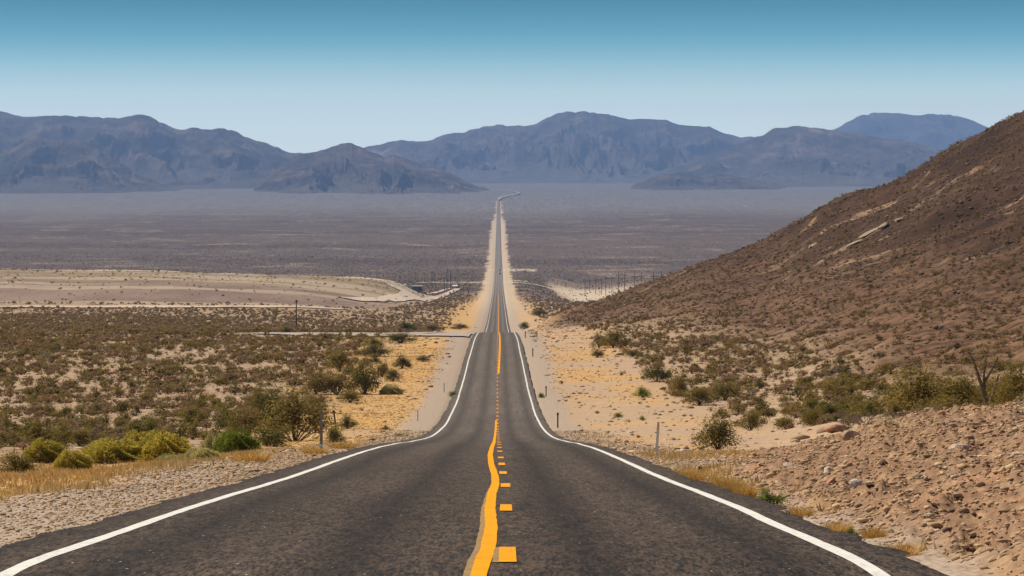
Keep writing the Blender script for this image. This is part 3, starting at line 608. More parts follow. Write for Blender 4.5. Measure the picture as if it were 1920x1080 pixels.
PL = [
 (rb,'large rounded yellow green brush with a dark shaded underside by the left shoulder','shrub',302,870,100,52,'round',3,0),
 (rb,'low yellow brush left of the large rounded brush, on golden grass','shrub',208,870,112,42,'round',3,1),
 (rb,'small yellow green brush between the low yellow brush and the olive bush','shrub',132,874,66,36,'round',3,2),
 (rb,'feathery green brush above the shoulder between dark creosote and pale brush','shrub',440,855,76,46,'round',2,3),
 (rb,'pale cream brush right of the large rounded brush','shrub',376,867,62,28,'round',4,1),
 (rb,'pale low brush in front of the large rounded brush','shrub',322,876,60,20,'round',4,2),
 (rb,'olive yellow brush behind the low yellow brush, left of the large rounded one','shrub',258,852,70,40,'round',3,3),
 (rb,'tall yellow brush at the far left behind the olive bush','shrub',80,866,74,40,'round',3,4),
 (rb,'pale yellow brush just behind the pale cream brush','shrub',408,850,54,34,'round',4,3),
 (cb,'dark creosote behind the feathery green brush','shrub',428,812,50,46,'creosote',1,0),
 (cb,'tall dark creosote in the middle of the left thicket','shrub',512,806,76,80,'creosote',1,3),
 (cb,'creosote at the back of the left thicket','shrub',485,775,60,50,'creosote',0,1),
 (cb,'olive creosote between the thicket and the leaning stake','shrub',590,790,56,58,'creosote',0,0),
 (cb,'dry looking creosote behind the leaning stake','shrub',655,756,44,30,'creosote',0,2),
 (cb,'low creosote on pale soil left of the thicket','shrub',360,790,66,24,'creosote',0,3),
 (cb,'olive bush at the left edge of the roadside grass','shrub',28,888,90,50,'creosote',0,1),
 (cb,'dark leafy creosote beside the feathery green brush','shrub',503,840,84,56,'creosote',1,2),
 (cb,'tall wide creosote behind the grey wooden post','shrub',552,826,120,98,'creosote',0,3),
 (cb,'dark creosote of the left thicket, farthest from the road','shrub',462,818,70,60,'creosote',0,4),
 (cb,'compact dark green bush just right of the grey wooden post','shrub',627,832,42,40,'creosote',1,1),
 (cb,'small open creosote right of the leaning metal stake','shrub',651,802,36,28,'creosote',1,3),
 (cb,'tall dark creosote in the golden grass left of the road','shrub',682,738,66,70,'creosote',1,0),
 (cb,'broad creosote touching the tall dark one on its left','shrub',632,738,72,50,'creosote',0,2),
 (cb,'olive creosote at the far left of the roadside thicket row','shrub',592,738,52,44,'creosote',0,4),
 (cb,'small dark creosote right behind the tall dark one','shrub',737,718,32,28,'creosote',1,2),
 (cb,'open branched creosote right of the tall dark one, left of road','shrub',716,708,36,32,'creosote',0,1),
 (rb,'pale green mounded brush on golden grass below the tall dark creosote','shrub',731,738,40,18,'round',4,0),
 (cb,'compact creosote standing alone on golden grass with a shadow at its foot','shrub',754,691,42,26,'creosote',1,3),
 (cb,'low creosote nearest the road on the upper golden patch','shrub',793,679,28,12,'creosote',1,4),
 (cb,'little creosote under the sprawling one on golden grass','shrub',705,682,22,13,'creosote',1,1),
 (cb,'sprawling creosote at the left of the upper golden patch','shrub',703,671,58,26,'creosote',1,0),
 (cb,'creosote leaning over the side road edge','shrub',752,644,60,24,'creosote',1,2),
 (cb,'creosote just left below the one at the side road','shrub',702,652,46,20,'creosote',0,3),
 (cb,'long creosote clump in the field below the side road','shrub',637,698,58,46,'creosote',0,1),
 (cb,'bright green bush right at the left edge of the asphalt','shrub',850,746,19,15,'creosote',2,2),
 (cb,'little dark bush on the grass left of the road crest','shrub',722,807,16,9,'creosote',1,3),
 (cb,'tiny bush on gravel beside the left white line','shrub',747,819,13,7,'creosote',2,4),
 (cb,'dark bush above the side road nearest the main road','shrub',862,618,38,12,'creosote',1,1),
 (cb,'dark bush above the side road, second from the main road','shrub',812,621,40,17,'creosote',0,2),
 (cb,'wide dark bush above the side road, third from the main road','shrub',762,623,52,20,'creosote',1,3),
 (cb,'lone dark bush beside the foot of the tall utility pole','shrub',536,626,22,15,'creosote',1,4),
 (cb,'dark bush right of the road beyond the crest','shrub',983,617,20,17,'creosote',1,2),
 (cb,'big dark bush right of the road at the foot of the hill','shrub',1012,594,34,20,'creosote',1,0),
 (cb,'large olive creosote at the hill foot right of the sandy verge','shrub',1150,652,64,36,'creosote',0,3),
 (cb,'light tipped creosote left of the large olive one at the hill foot','shrub',1123,651,34,30,'creosote',1,1),
 (cb,'small creosote in front of the large olive one at the hill foot','shrub',1120,669,25,18,'creosote',1,4),
 (cb,'low dark creosote right below the large olive one','shrub',1187,668,34,16,'creosote',1,2),
 (cb,'small round creosote beside the low dark one','shrub',1214,673,20,12,'creosote',1,3),
 (cb,'dense dark creosote at the left end of the right hand row','shrub',1232,718,52,38,'creosote',1,0),
 (cb,'second creosote of the right hand row, running downhill','shrub',1275,742,42,42,'creosote',0,1),
 (cb,'third creosote of the right hand row, widest and lowest','shrub',1312,763,58,40,'creosote',0,2),
 (cb,'creosote at the right end of the right hand row','shrub',1360,752,70,36,'creosote',0,4),
 (cb,'small ball shaped dark bush alone on pale soil','shrub',1303,696,17,13,'round',1,1),
 (cb,'bright creosote on the sandy verge left of the row','shrub',1205,747,40,20,'creosote',2,3),
 (cb,'tiny yellow green bush beside a marker stake','shrub',1015,747,15,11,'creosote',2,1),
 (cb,'small green bush in the middle of the right sandy verge','shrub',1160,785,18,12,'creosote',2,2),
 (cb,'smaller green bush right of the one on the sandy verge','shrub',1205,792,12,10,'creosote',2,4),
 (cb,'largest creosote on the right verge, above the rocky bank foot','shrub',1346,845,92,72,'creosote',0,1),
 (cb,'creosote up and right of the largest verge creosote','shrub',1408,802,48,38,'creosote',0,3),
 (cb,'stemmy creosote before the rocky bank, left one of two','shrub',1474,803,38,32,'creosote',0,2),
 (cb,'stemmy creosote before the rocky bank, right one of two','shrub',1526,802,44,38,'creosote',0,4),
 (cb,'dark creosote behind the two stemmy ones','shrub',1560,783,52,36,'creosote',1,1),
 ('dry_shrub','grey leafless twiggy shrub at the crest of the rocky bank','shrub',1622,806,84,52,'dry',5,0),
 ('dry_shrub','brown leafless shrub beside the loose boulder','shrub',1582,816,46,30,'dry',5,1),
 (rb,'round tan brush on the bank crest right of the leafless shrub','shrub',1664,808,50,28,'round',4,3),
 (cb,'broad olive bush behind the crest of the rocky bank','shrub',1722,778,130,88,'creosote',0,1),
 (cb,'olive bush between the broad one and the bare stemmed tree','shrub',1800,776,100,84,'creosote',0,2),
 (cb,'olive bush at the right edge behind the rocky bank','shrub',1905,772,90,90,'creosote',0,3),
 ('dry_shrub','low brown brush at the bank crest left of the bare stemmed tree','shrub',1755,786,90,36,'dry',5,2),
 (cb,'bright green bush at the asphalt edge below the rocky bank','shrub',1440,954,62,44,'creosote',2,0),
 (cb,'small green bush low on the rocky bank among yellow grass','shrub',1598,1008,32,22,'creosote',2,3),
 (cb,'tiny dark bush at the foot of the bank by the verge','shrub',1313,884,11,13,'creosote',1,2),
 ('dry_shrub','pale wispy weed at the foot of the white marker post','weed',1224,886,42,32,'dry',4,3),
]
for p in PL: plant(*p)
GT = [('between the white marker post and the bank',1275,900,40,22),('at the left foot of the rocky bank',1298,906,44,26),('second along the foot of the rocky bank',1348,920,40,30),('third along the foot of the rocky bank',1368,926,46,30),
      ('left of the bright green bush at the asphalt edge',1396,936,42,34),('below the bright green bush on the bank foot',1500,972,46,24),('beside the small green bush on the bank',1570,1006,44,30),
      ('on the lower right bank near the frame edge',1690,1048,60,34),('right of the fallen stones low on the bank',1640,1012,40,24),('left verge, before the feathery green brush',470,868,60,20),
      ('at the foot of the grey wooden post',590,852,44,16),('right of the grey wooden post',640,842,50,14)]
for i, (t, x, y, a, b) in enumerate(GT): plant('grass_tuft', 'golden dry grass tuft ' + t, 'grass tuft', x, y, a, b, 'tuft', 6, i % 3)
# bare stemmed small tree on the right behind the bank
X, dt, z = locate(1852, 774)
e = empty('small_tree', (X, dt, z)); tag(e, 'thin small tree with two bare dark stems and sparse leaves behind the bank', 'tree')
s = dt / F; tm = MB()
def limb(pts, r0):
    for i in range(len(pts) - 1): tm.bar((pts[i][0] * s, pts[i][2] * s, pts[i][1] * s), (pts[i + 1][0] * s, pts[i + 1][2] * s, pts[i + 1][1] * s), r0 * (1 - .22 * i) * s, r0 * (1 - .22 * (i + 1)) * s, 7)
limb([(0, -4, 0), (-3, 30, 2), (-6, 62, 0), (-4, 92, 3), (4, 118, 4)], 4.4); limb([(-3, 28, 0), (-14, 60, -6), (-25, 92, -8), (-34, 112, -6)], 4); limb([(-5, 55, 0), (12, 84, 6), (22, 104, 8)], 3); limb([(2, 8, 2), (16, 40, 12), (24, 70, 14)], 3)
tm.build('trunk', MSTEM, e)
r = random.Random(5); LV = []; LF = []
for c in [(-34, 112, -6), (-25, 92, -8), (4, 118, 4), (22, 104, 8), (24, 72, 14), (-14, 70, 0), (-45, 80, 5), (35, 60, 0), (8, 90, 0)]:
    for k in range(110):
        p = Vector((c[0] + r.gauss(0, 11), c[2] + r.gauss(0, 11), c[1] + r.gauss(0, 9))) * s; n = Vector((r.gauss(0, 1), r.gauss(0, 1), r.gauss(0, 1))).normalized()
        b = len(LV); LV += [tuple(v) for v in qleaf(p, n, 1.7 * s, r, .5)]; LF.append([b, b + 1, b + 2, b + 3])
npmesh('crown', LV, LF, MLEAF[0], smooth=False, parent=e); placed.append((X, dt, 1))

# ------------------------------------------------------------------ scattered brush: the largest are individuals, the rest one mass
def scatter_pts(n, d0, d1, u0, u1, seed, p=1.0):
    g = np.random.default_rng(seed); d = np.sqrt(g.random(n) * (d1 * d1 - d0 * d0) + d0 * d0)
    X = (u0 + g.random(n) * (u1 - u0)) * d / F; return X, d, g
def density(X, d):
    px, e, bank, hill, mesa = regions(X, d); W2 = fbm(X / 9, d / 25, 22, 4); cl = fbm(X / 5, d / 9, 71, 3); py = HY + F * Hroad(d) / d
    left = ss(5, 15, e + 4 * W2 - np.clip(d - 250, 0, 400) * .012) * ss(-.30, .12, cl + .12 * ss(8, 30, e)) + .012 * (e > 3)
    left = left * ss(105, 160, d) + .3 * (d <= 160) * ss(9, 12, e)
    right = ss(9, 20, e + 5 * W2 - 4 * ss(120, 200, d) * 0) * ss(-.28, .2, cl + .1) + .035 * (e > 2.5)
    right = right * (.72 + .28 * ss(1450, 1650, px)) + .25 * ss(1480, 1650, px) * (d > 130)
    right = np.where(d < 105, right * 0 + .0, right)
    k = np.where(X < 0, left, right)
    k = k * (1 - bank) * np.where(hill > .3, 1.5, 1) * np.where((d > 620) & (d < 1320) & (hill < .3), .72, 1)
    k = np.where(mesa > .4, .035 + .10 * (d > 2000) * ss(-.1, .2, W2), k)
    side = (X < -4) & (X > -50) & (np.abs(d - 688) < 34); k = np.where(side, 0, k)
    side2 = (X < -65) & (np.abs(d - 1552) < 34); k = np.where(side2, 0, k)
    cream = (d > 2350) & (d < 3600) & (X > 46) & (X < 165); k = np.where(cream, .06, k)
    vw = 8.5 + 3 * W2 * ss(1500, 3000, d); k = np.where(d > 1300, k * (.1 + .9 * (e > vw)), k)
    k = k * (1 - ss(3000, 6400, d))
    k = np.where((e < 1.2), 0, k)
    return k, hill, mesa
SETS = []
for (n, d0, d1, u0, u1, sd) in ((21000, 108, 620, -1250, 1350, 301), (62000, 620, 1320, -1150, 1300, 302), (60000, 1320, 2600, -1050, 1050, 303), (130000, 2600, 6500, -1050, 1050, 304)):
    X, d, g = scatter_pts(n, d0, d1, u0, u1, sd); k, hill, mesa = density(X, d); u = g.random(n)
    keep = u < k; X, d, hill, mesa = X[keep], d[keep], hill[keep], mesa[keep]
    sz = np.where(g.random(len(X)) < .30, 1.35, .78) * g.uniform(.6, 1.35, len(X)) * np.where(hill > .4, .72, 1) * np.where(d > 1300, 1.1, 1) * np.where(d > 2600, .95, 1)
    sz = sz * np.where((edge_dist(X) < 12) & (d < 1300), .42, 1) * (1 - .35 * ss(200, 100, d))
    SETS.append((X, d, sz, hill, g))
X = np.concatenate([s_[0] for s_ in SETS]); D = np.concatenate([s_[1] for s_ in SETS]); S = np.concatenate([s_[2] for s_ in SETS]); HL = np.concatenate([s_[3] for s_ in SETS])
Z = ground(X, D)
ok = np.ones(len(X), bool)
for (a, b, r_) in placed: ok &= ~((np.abs(X - a) < r_ + .2) & (np.abs(D - b) < r_ + 1.2))
X, D, S, HL, Z = X[ok], D[ok], S[ok], HL[ok], Z[ok]
px, py = project(X, D, Z)
# seen from the camera? (coarse sight-line test)
vis = (px > 0) & (px < 1920) & (py < 1085) & (py > 150)
tt = np.linspace(.1, .985, 40)
low = np.ones(len(X), bool)
for t in tt:
    m_ = D * t > 25
    low &= ~(m_ & (ground(X * t, D * t, False) > (Z + .5) * t))
app = S / D * (vis & low)
order = np.argsort(-app); ind = order[:290]; ismass = np.ones(len(X), bool); ismass[ind] = False
g = np.random.default_rng(5)
ZL = {'l1': ('olive creosote bush among many on the near left scrub plain', 'creosote bushes on the near left plain'),
      'l2': ('small creosote bush on the middle left plain below the side road', 'creosote bushes on the middle left plain'),
      'r1': ('creosote bush on the gently rising ground right of the sandy verge', 'creosote bushes right of the sandy verge'),
      'r2': ('scrubby bush behind the rocky bank on the right rise', 'bushes behind the rocky bank'),
      'h': ('small brownish bush on the stony lower slope of the right hill', 'bushes on the lower hill slope')}
for c_, i in enumerate(ind):
    fine = 0; v = int(g.integers(0, 5)); rr = g.random(); dry = rr < .2
    mi = 5 if dry else (1 if rr < .45 else 0)
    mesh = bush_meshes('dry' if dry else 'creosote', mi, v, fine)[2]
    nm = 'dry_shrub' if dry else 'creosote_bush'
    o = bpy.data.objects.new(nm, mesh); C.objects.link(o); o.location = (X[i], D[i], Z[i] - .03); hh = S[i] * g.uniform(.62, .85)
    o.scale = (S[i], S[i], hh); o.rotation_euler = (0, 0, g.uniform(0, 6.28))
    z_ = 'h' if HL[i] > .5 else (('l1' if D[i] < 320 else 'l2') if X[i] < 0 else ('r2' if px[i] > 1560 else 'r1'))
    lb, gp = ZL[z_]
    if dry: lb = 'dry leafless brown shrub ' + {'l1': 'on the near left scrub plain', 'l2': 'on the middle left plain below the side road', 'r1': 'right of the sandy verge', 'r2': 'behind the rocky bank', 'h': 'on the lower slope of the right hill'}[z_]; gp = 'dry shrubs ' + gp.split(' ', 1)[1]
    tag(o, lb, 'shrub', gp)
# mass
def template(nf, seed, ls):
    r = np.random.default_rng(seed); nc_ = 7; cc = np.stack([r.uniform(-.34, .34, nc_), r.uniform(-.34, .34, nc_), r.uniform(.28, .72, nc_)], 1)
    p = cc[r.integers(0, nc_, nf)] + r.normal(0, .13, (nf, 3)); p[:, 2] = np.clip(p[:, 2], .06, 1)
    n = p - [0, 0, .15] + r.normal(0, .3, (nf, 3)); n /= np.linalg.norm(n, axis=1, keepdims=True)
    a = np.cross(n, r.normal(0, 1, (nf, 3))); a /= np.linalg.norm(a, axis=1, keepdims=True); b = np.cross(n, a); s_ = ls * r.uniform(.7, 1.3, (nf, 1))
    return np.stack([p + a * s_, p + b * s_ * 1.1 - a * s_ * .5, p - b * s_ * 1.1 - a * s_ * .6], 1).reshape(-1, 3)
def mass(sel, nf, ls, seed, nvar=6):
    g = np.random.default_rng(seed); idx = np.nonzero(sel)[0]; VV = []; CC = []
    var = g.integers(0, nvar, len(idx))
    for v in range(nvar):
        I = idx[var == v]; T = template(nf, seed + v, ls); k = len(I)
        if not k: continue
        an = g.uniform(0, 6.28, k); c, s_ = np.cos(an), np.sin(an); S_ = S[I]
        x = (T[None, :, 0] * c[:, None] - T[None, :, 1] * s_[:, None]) * S_[:, None] + X[I][:, None]
        y = (T[None, :, 0] * s_[:, None] + T[None, :, 1] * c[:, None]) * S_[:, None] + D[I][:, None]
        zz = T[None, :, 2] * (S_ * g.uniform(.6, .85, k))[:, None] + Z[I][:, None] - .03
        VV.append(np.stack([x, y, zz], -1).reshape(-1, 3))
        q = g.random(k)[:, None]; d2 = g.random(k)[:, None]
        olive = np.array([.25, .172, .042]); dark = np.array([.135, .105, .024]); brown = np.array([.24, .145, .075]); tan = np.array([.26, .20, .11])
        col = olive * (1 - q) + dark * q; hb = np.clip(HL[I], 0, 1)[:, None]; fb = ss(500, 1500, D[I])[:, None]
        bm = np.clip((d2 < .42 + .25 * hb + .12 * fb) * 1.0, 0, 1); col = col * (1 - bm) + brown * bm
        tm_ = ((d2 > .93) * 1.0); col = col * (1 - tm_) + tan * tm_
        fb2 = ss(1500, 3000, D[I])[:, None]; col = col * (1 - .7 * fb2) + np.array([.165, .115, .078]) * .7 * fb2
        CC.append(np.repeat(np.concatenate([col, np.ones((k, 1))], 1)[:, None], nf * 3, 1).reshape(-1, 4))
    return np.concatenate(VV), np.concatenate(CC)
parts = [mass(ismass & (D < 620), 130, .075, 401), mass(ismass & (D >= 620) & (D < 1320), 34, .14, 402), mass(ismass & (D >= 1320) & (D < 2600), 14, .23, 403), mass(ismass & (D >= 2600), 7, .36, 404)]
V = np.concatenate([p[0] for p in parts]); CL = np.concatenate([p[1] for p in parts])
o = npmesh('desert_scrub', V, np.arange(len(V)).reshape(-1, 3), MTINT, smooth=False, attrs=dict(tint=CL), tri=True)
tag(o, 'mass of low olive and brown scrub covering the plain and hill', 'scrub', kind='stuff')
print('bushes', len(X), 'tris', len(V) // 3)

# ------------------------------------------------------------------ dry grass cover and stones
def cover(name, n, d0, d1, u0, u1, seed, prob, make, mat, label, cat):
    X, d, g = scatter_pts(n, d0, d1, u0, u1, seed); k = prob(X, d) > g.random(n); X, d = X[k], d[k]; Z = ground(X, d); V, CL, tri = make(X, d, Z, g)
    o = npmesh(name, V, np.arange(len(V)).reshape(-1, 3) if tri is None else tri, mat, smooth=False, attrs=dict(tint=CL), tri=True); tag(o, label, cat, kind='stuff'); print(name, len(X))
def gprob(X, d):
    px, e, bank, hill, mesa = regions(X, d); W = fbm(X / 2.5, d / 5, 21, 4); W2 = fbm(X / 9, d / 25, 22, 4)
    l = ss(2.6, 4.0, e + W * .8 + .4 * ss(80, 130, d)) * (1 - ss(7.5, 15, e + 5 * W2 - np.clip(d - 200, 0, 400) * .018)) * ss(-.5, .1, W2 + .35 * W + .35)
    r_ = ss(2.2, 3.2, e) * (1 - ss(7, 14, e)) * ss(.0, .35, W2 + .5 * W) * .45 * (1 - bank) + .5 * ss(.4, 1.0, e) * (1 - ss(1.6, 3.2, e)) * ss(-0.2, .12, W) * (d < 125) * 1.6 * (1 - .9 * bank)
    return np.where(X < 0, l, r_)
def gmake(X, d, Z, g):
    nb = 7; k = len(X); V = np.zeros((k, nb, 3, 3)); P = np.stack([X, d, Z - .02], -1)
    ht = g.uniform(.06, .21, k) * (.7 + .3 * ss(200, 80, d)); an = g.uniform(0, 6.28, (k, nb)); L = g.uniform(.5, 1, (k, nb)) * ht[:, None]; w_ = (.010 + d * 5e-5)[:, None]
    b = P[:, None] + np.stack([np.cos(an * 3) * .08, np.sin(an * 3) * .08, 0 * an], -1); tip = b + np.stack([np.cos(an) * L * .5, np.sin(an) * L * .5, L], -1)
    sd = np.stack([np.sin(an) * w_ + w_ * .6, -np.cos(an) * w_ * .3, 0 * an], -1); V[:, :, 0] = b - sd; V[:, :, 1] = b + sd; V[:, :, 2] = tip
    q = g.random((k, 1)); c = np.array([.56, .35, .10]) * (1 - q) + np.array([.74, .54, .25]) * q; c = np.concatenate([c, np.ones((k, 1))], 1)
    return V.reshape(-1, 3), np.repeat(c, nb * 3, 0), None
cover('dry_grass', 36000, 34, 135, -1150, 1050, 511, gprob, gmake, MTINT, 'dense golden dry grass along the near roadside', 'grass')
cover('dry_grass', 90000, 36, 560, -1150, 900, 501, gprob, gmake, MTINT, 'golden dry grass growing thinly along the road verges', 'grass')
ico_v = []; 
import bmesh
bm = bmesh.new(); bmesh.ops.create_icosphere(bm, subdivisions=1, radius=1); IV = np.array([v.co[:] for v in bm.verts]); IF = np.array([[v.index for v in f.verts] for f in bm.faces]); bm.free()
def smake(scale, red=.03):
    def f(X, d, Z, g):
        k = len(X); s_ = scale(X, d, g); j = IV[None] * (1 + g.uniform(-.32, .32, (k, len(IV), 1)))
        j = j * np.stack([s_ * g.uniform(.7, 1.5, k), s_ * g.uniform(.7, 1.5, k), s_ * g.uniform(.35, .8, k)], -1)[:, None]; an = g.uniform(0, 3.14, k)[:, None]
        x = j[..., 0] * np.cos(an) - j[..., 1] * np.sin(an); y = j[..., 0] * np.sin(an) + j[..., 1] * np.cos(an)
        V = np.stack([x + X[:, None], y + d[:, None], j[..., 2] + (Z + s_ * .12)[:, None]], -1).reshape(-1, 3)
        tri = (IF[None] + np.arange(k)[:, None, None] * len(IV)).reshape(-1, 3)
        q = g.random((k, 1)); c = np.array([.53, .37, .222]) * (1 - q) + np.array([.34, .22, .125]) * q; r2 = g.random((k, 1)); c = np.where(r2 < red, np.array([.46, .22, .12]), c); c = np.where(r2 > .93, np.array([.17, .11, .075]), c); c = np.where((r2 > .89) & (r2 < .93), np.array([.60, .48, .36]), c)
        hl = regions(X, d)[3][:, None] * .62; c = c * (1 - hl)
        c = np.concatenate([c, np.ones((k, 1))], 1)
        return V, np.repeat(c, len(IV), 0), tri
    return f
MSTONE = tint_mat('loose_stone', 0.0)
cover('bank_rubble', 75000, 30, 112, 330, 1150, 502, lambda X, d: regions(X, d)[2] * 1.0 + .02 * (edge_dist(X) > 2), smake(lambda X, d, g: np.exp(g.normal(-4.05, .5, len(X)))), MSTONE, 'loose tan stones and rubble covering the road cut bank', 'rubble')
cover('gravel', 60000, 28, 260, -1150, 700, 503, lambda X, d: (edge_dist(X) > .03) * (1 - ss(1.5, 4.5, edge_dist(X))) * (1 - regions(X, d)[2]), smake(lambda X, d, g: np.exp(g.normal(-4.1, .4, len(X))) * (1 + d / 150)), MSTONE, 'small loose gravel on the road shoulders', 'gravel')
cover('fine_gravel', 90000, 28, 125, -1150, 760, 513, lambda X, d: (edge_dist(X) > .01) * (1 - ss(2.2, 5, edge_dist(X))) * (1 - regions(X, d)[2]), smake(lambda X, d, g: np.exp(g.normal(-4.65, .4, len(X))) * (1 + d / 90)), MSTONE, 'fine grey tan gravel beside the near asphalt', 'gravel')
cover('scattered_stones', 44000, 110, 950, -950, 1100, 504, lambda X, d: .30 * (edge_dist(X) > 2) + .75 * regions(X, d)[3], smake(lambda X, d, g: np.minimum(np.exp(g.normal(-2.95, .5, len(X))) * (1 + d / 380), .42)), MSTONE, 'scattered stones on the sandy ground and hillside', 'stones')

# ------------------------------------------------------------------ single boulders
def boulder(label, px, py, wpx, hpx, seed, mat=None, cat='boulder', name='boulder', group=None):
    X, d_, z = locate(px, py); s = d_ / F; bm = bmesh.new(); bmesh.ops.create_icosphere(bm, subdivisions=3, radius=1); r = random.Random(seed)
    pl = [(Vector((r.gauss(0, 1), r.gauss(0, 1), r.gauss(0, 1))).normalized(), r.uniform(.55, .85)) for _ in range(11)]
    for v in bm.verts:
        for n, h in pl:
            q = v.co.dot(n)
            if q > h: v.co -= n * (q - h)
        v.co *= 1 + .05 * (r.random() - .5)
        v.co.x *= wpx * s * .56; v.co.y *= wpx * s * .5; v.co.z *= hpx * s * .62
        v.co.z += hpx * s * .36
    me = bpy.data.meshes.new(name); bm.to_mesh(me); bm.free(); me.materials.append(mat or MROCK); o = bpy.data.objects.new(name, me); C.objects.link(o)
    o.location = (X, d_, z); o.rotation_euler = (r.uniform(-.2, .2), r.uniform(-.35, .1), r.uniform(-.5, .5)); tag(o, label, cat, group); return o
MRED = rock_mat('reddish_rock', (.34, .15, .085), (.50, .26, .16)); MDK = rock_mat('dark_rock', (.075, .048, .035), (.16, .10, .07)); MPALE = rock_mat('pale_rock', (.50, .42, .34), (.68, .60, .50))
boulder('largest tan boulder with a dark underside at the bank crest', 1598, 832, 34, 24, 3)
boulder('reddish rock outcrop left of the tan boulder', 1568, 812, 44, 16, 4, MRED)
boulder('long pale slab on the crest right of the tan boulder', 1688, 804, 44, 14, 5, MPALE)
boulder('dark boulder in the middle of the rocky bank', 1658, 890, 24, 14, 6, MDK)
boulder('dark stone left on the bank above the grass tufts', 1405, 884, 16, 12, 7, MDK)
boulder('small dark stone at the bank foot right of the grass tufts', 1434, 862, 10, 8, 8, MDK)
boulder('reddish stone low on the rocky bank', 1560, 928, 26, 14, 9, MRED)
boulder('pale stone beside the reddish one low on the bank', 1606, 944, 26, 16, 10, MPALE)
boulder('dark stone beneath the pale stone low on the bank', 1590, 964, 16, 10, 11, MDK)
boulder('tan stone halfway up the left part of the bank', 1482, 892, 34, 14, 12)
boulder('pale stone near the top of the left bank slope', 1555, 912, 20, 12, 13, MPALE)
boulder('tan flat stone on the right bank below the crest', 1800, 860, 40, 16, 14)
boulder('brown rock knob on the skyline of the right hill', 1612, 352, 30, 22, 15, MDK)
boulder('second brown rock knob on the hill skyline, lower', 1648, 334, 34, 20, 16, MDK)
MLEDGE = rock_mat('tan_ledge_rock', (.20, .145, .10), (.35, .27, .19))
for i, (x, y, w_, h_) in enumerate([(1630, 438, 46, 6), (1602, 452, 32, 5), (1526, 462, 30, 5), (1542, 490, 20, 6), (1612, 360, 10, 5), (1685, 420, 22, 8), (1840, 250, 40, 10), (1660, 432, 26, 9)]):
    boulder(['largest pale rock ledge on the mid hillside', 'pale rock ledge just left below the largest', 'pale rock ledge on the left part of the hillside', 'small pale ledge low on the hillside', 'tiny pale ledge below the skyline knob',
             'pale ledge right of the largest one', 'pale ledge high on the right hill', 'pale ledge touching the largest on its right'][i], x, y, w_, h_, 30 + i, MLEDGE, 'rock ledge', 'rock_ledge').rotation_euler = (0, -.45, .1)

# ------------------------------------------------------------------ roadside posts
MWOOD = simple('weathered_grey_wood', (.23, .19, .165), .9, .35, 12); MIRON = simple('rusty_iron', (.085, .055, .045), .8, .3, 20); MWPL = simple('white_plastic', (.62, .63, .64), .5, .08, 5); MREF = simple('reflector', (.75, .6, .2), .3, .1, 5)
def post(name, label, px, py, wpx, hpx, kind, lean=0, cat='post'):
    X, d_, z = locate(px, py); s = d_ / F; h_ = hpx * s; w_ = wpx * s / 2
    e = empty(name, (X, d_, z - .05)); e.rotation_euler = (0, lean, 0); tag(e, label, cat)
    if kind == 'wood':
        mb = MB(); n = 6; mb.box(-w_, w_, -w_, w_, 0, h_ * .55, .002); mb.box(-w_ + .003, w_ - .001, -w_ + .003, w_ - .003, h_ * .55, h_, .006); mb.build('post_shaft', MWOOD, e)
        MB().box(-w_ - .006, w_ + .006, -w_ - .006, w_ + .006, h_ * .17, h_ * .23).build('painted_band', MWPL, e)
    elif kind == 'iron':
        mb = MB(); mb.box(-w_, w_, -.006, .006, 0, h_); mb.box(-.007, .007, -.04, -.006, 0, h_); mb.build('stake_shaft', MIRON, e)
        MB().box(-w_ * 1.5, w_ * 1.5, -.05, -.041, h_ * .84, h_ * .99).build('end_plate', MIRON, e)
    else:
        mb = MB(); mb.box(-w_, w_, -.012, .012, 0, h_ * .96); mb.box(-w_, w_, -.0118, .0118, h_ * .96, h_ + .03, .01); mb.build('marker_blade', MWPL, e)
        MB().box(-w_ * .7, w_ * .7, -.02, -.0125, h_ * .84, h_ * .93).build('reflector', MREF, e)
    return e
post('wooden_post', 'thick weathered grey wooden post at the left road shoulder', 602, 849, 5.2, 82, 'wood')
post('metal_stake', 'thin rusty metal stake leaning left beside green bushes', 629, 795, 3.2, 30, 'iron', -.13)
post('metal_stake', 'thin dark stake standing among creosote on the golden grass', 709, 711, 1.8, 22, 'iron')
post('marker_post', 'slim pale marker post on the gravel left of the road', 832.5, 736, 1.8, 18, 'blade')
post('marker_post', 'slim grey marker post on the left verge near the road crest', 783, 790, 2.0, 22, 'blade')
post('marker_post', 'tall white marker post leaning slightly at the right road shoulder', 1231, 857, 4.8, 66, 'blade', .06)
post('metal_stake', 'dark roadside stake on the right, nearest of the row after the white post', 1046, 803, 2.6, 30, 'iron')
post('metal_stake', 'dark roadside stake behind the tiny yellow green bush', 1024, 744, 2.0, 20, 'iron')
post('metal_stake', 'dark roadside stake on the right, second from the crest', 999, 669, 1.8, 16, 'iron')
post('metal_stake', 'dark roadside stake on the right, just before the crest', 985, 634, 1.6, 13, 'iron')
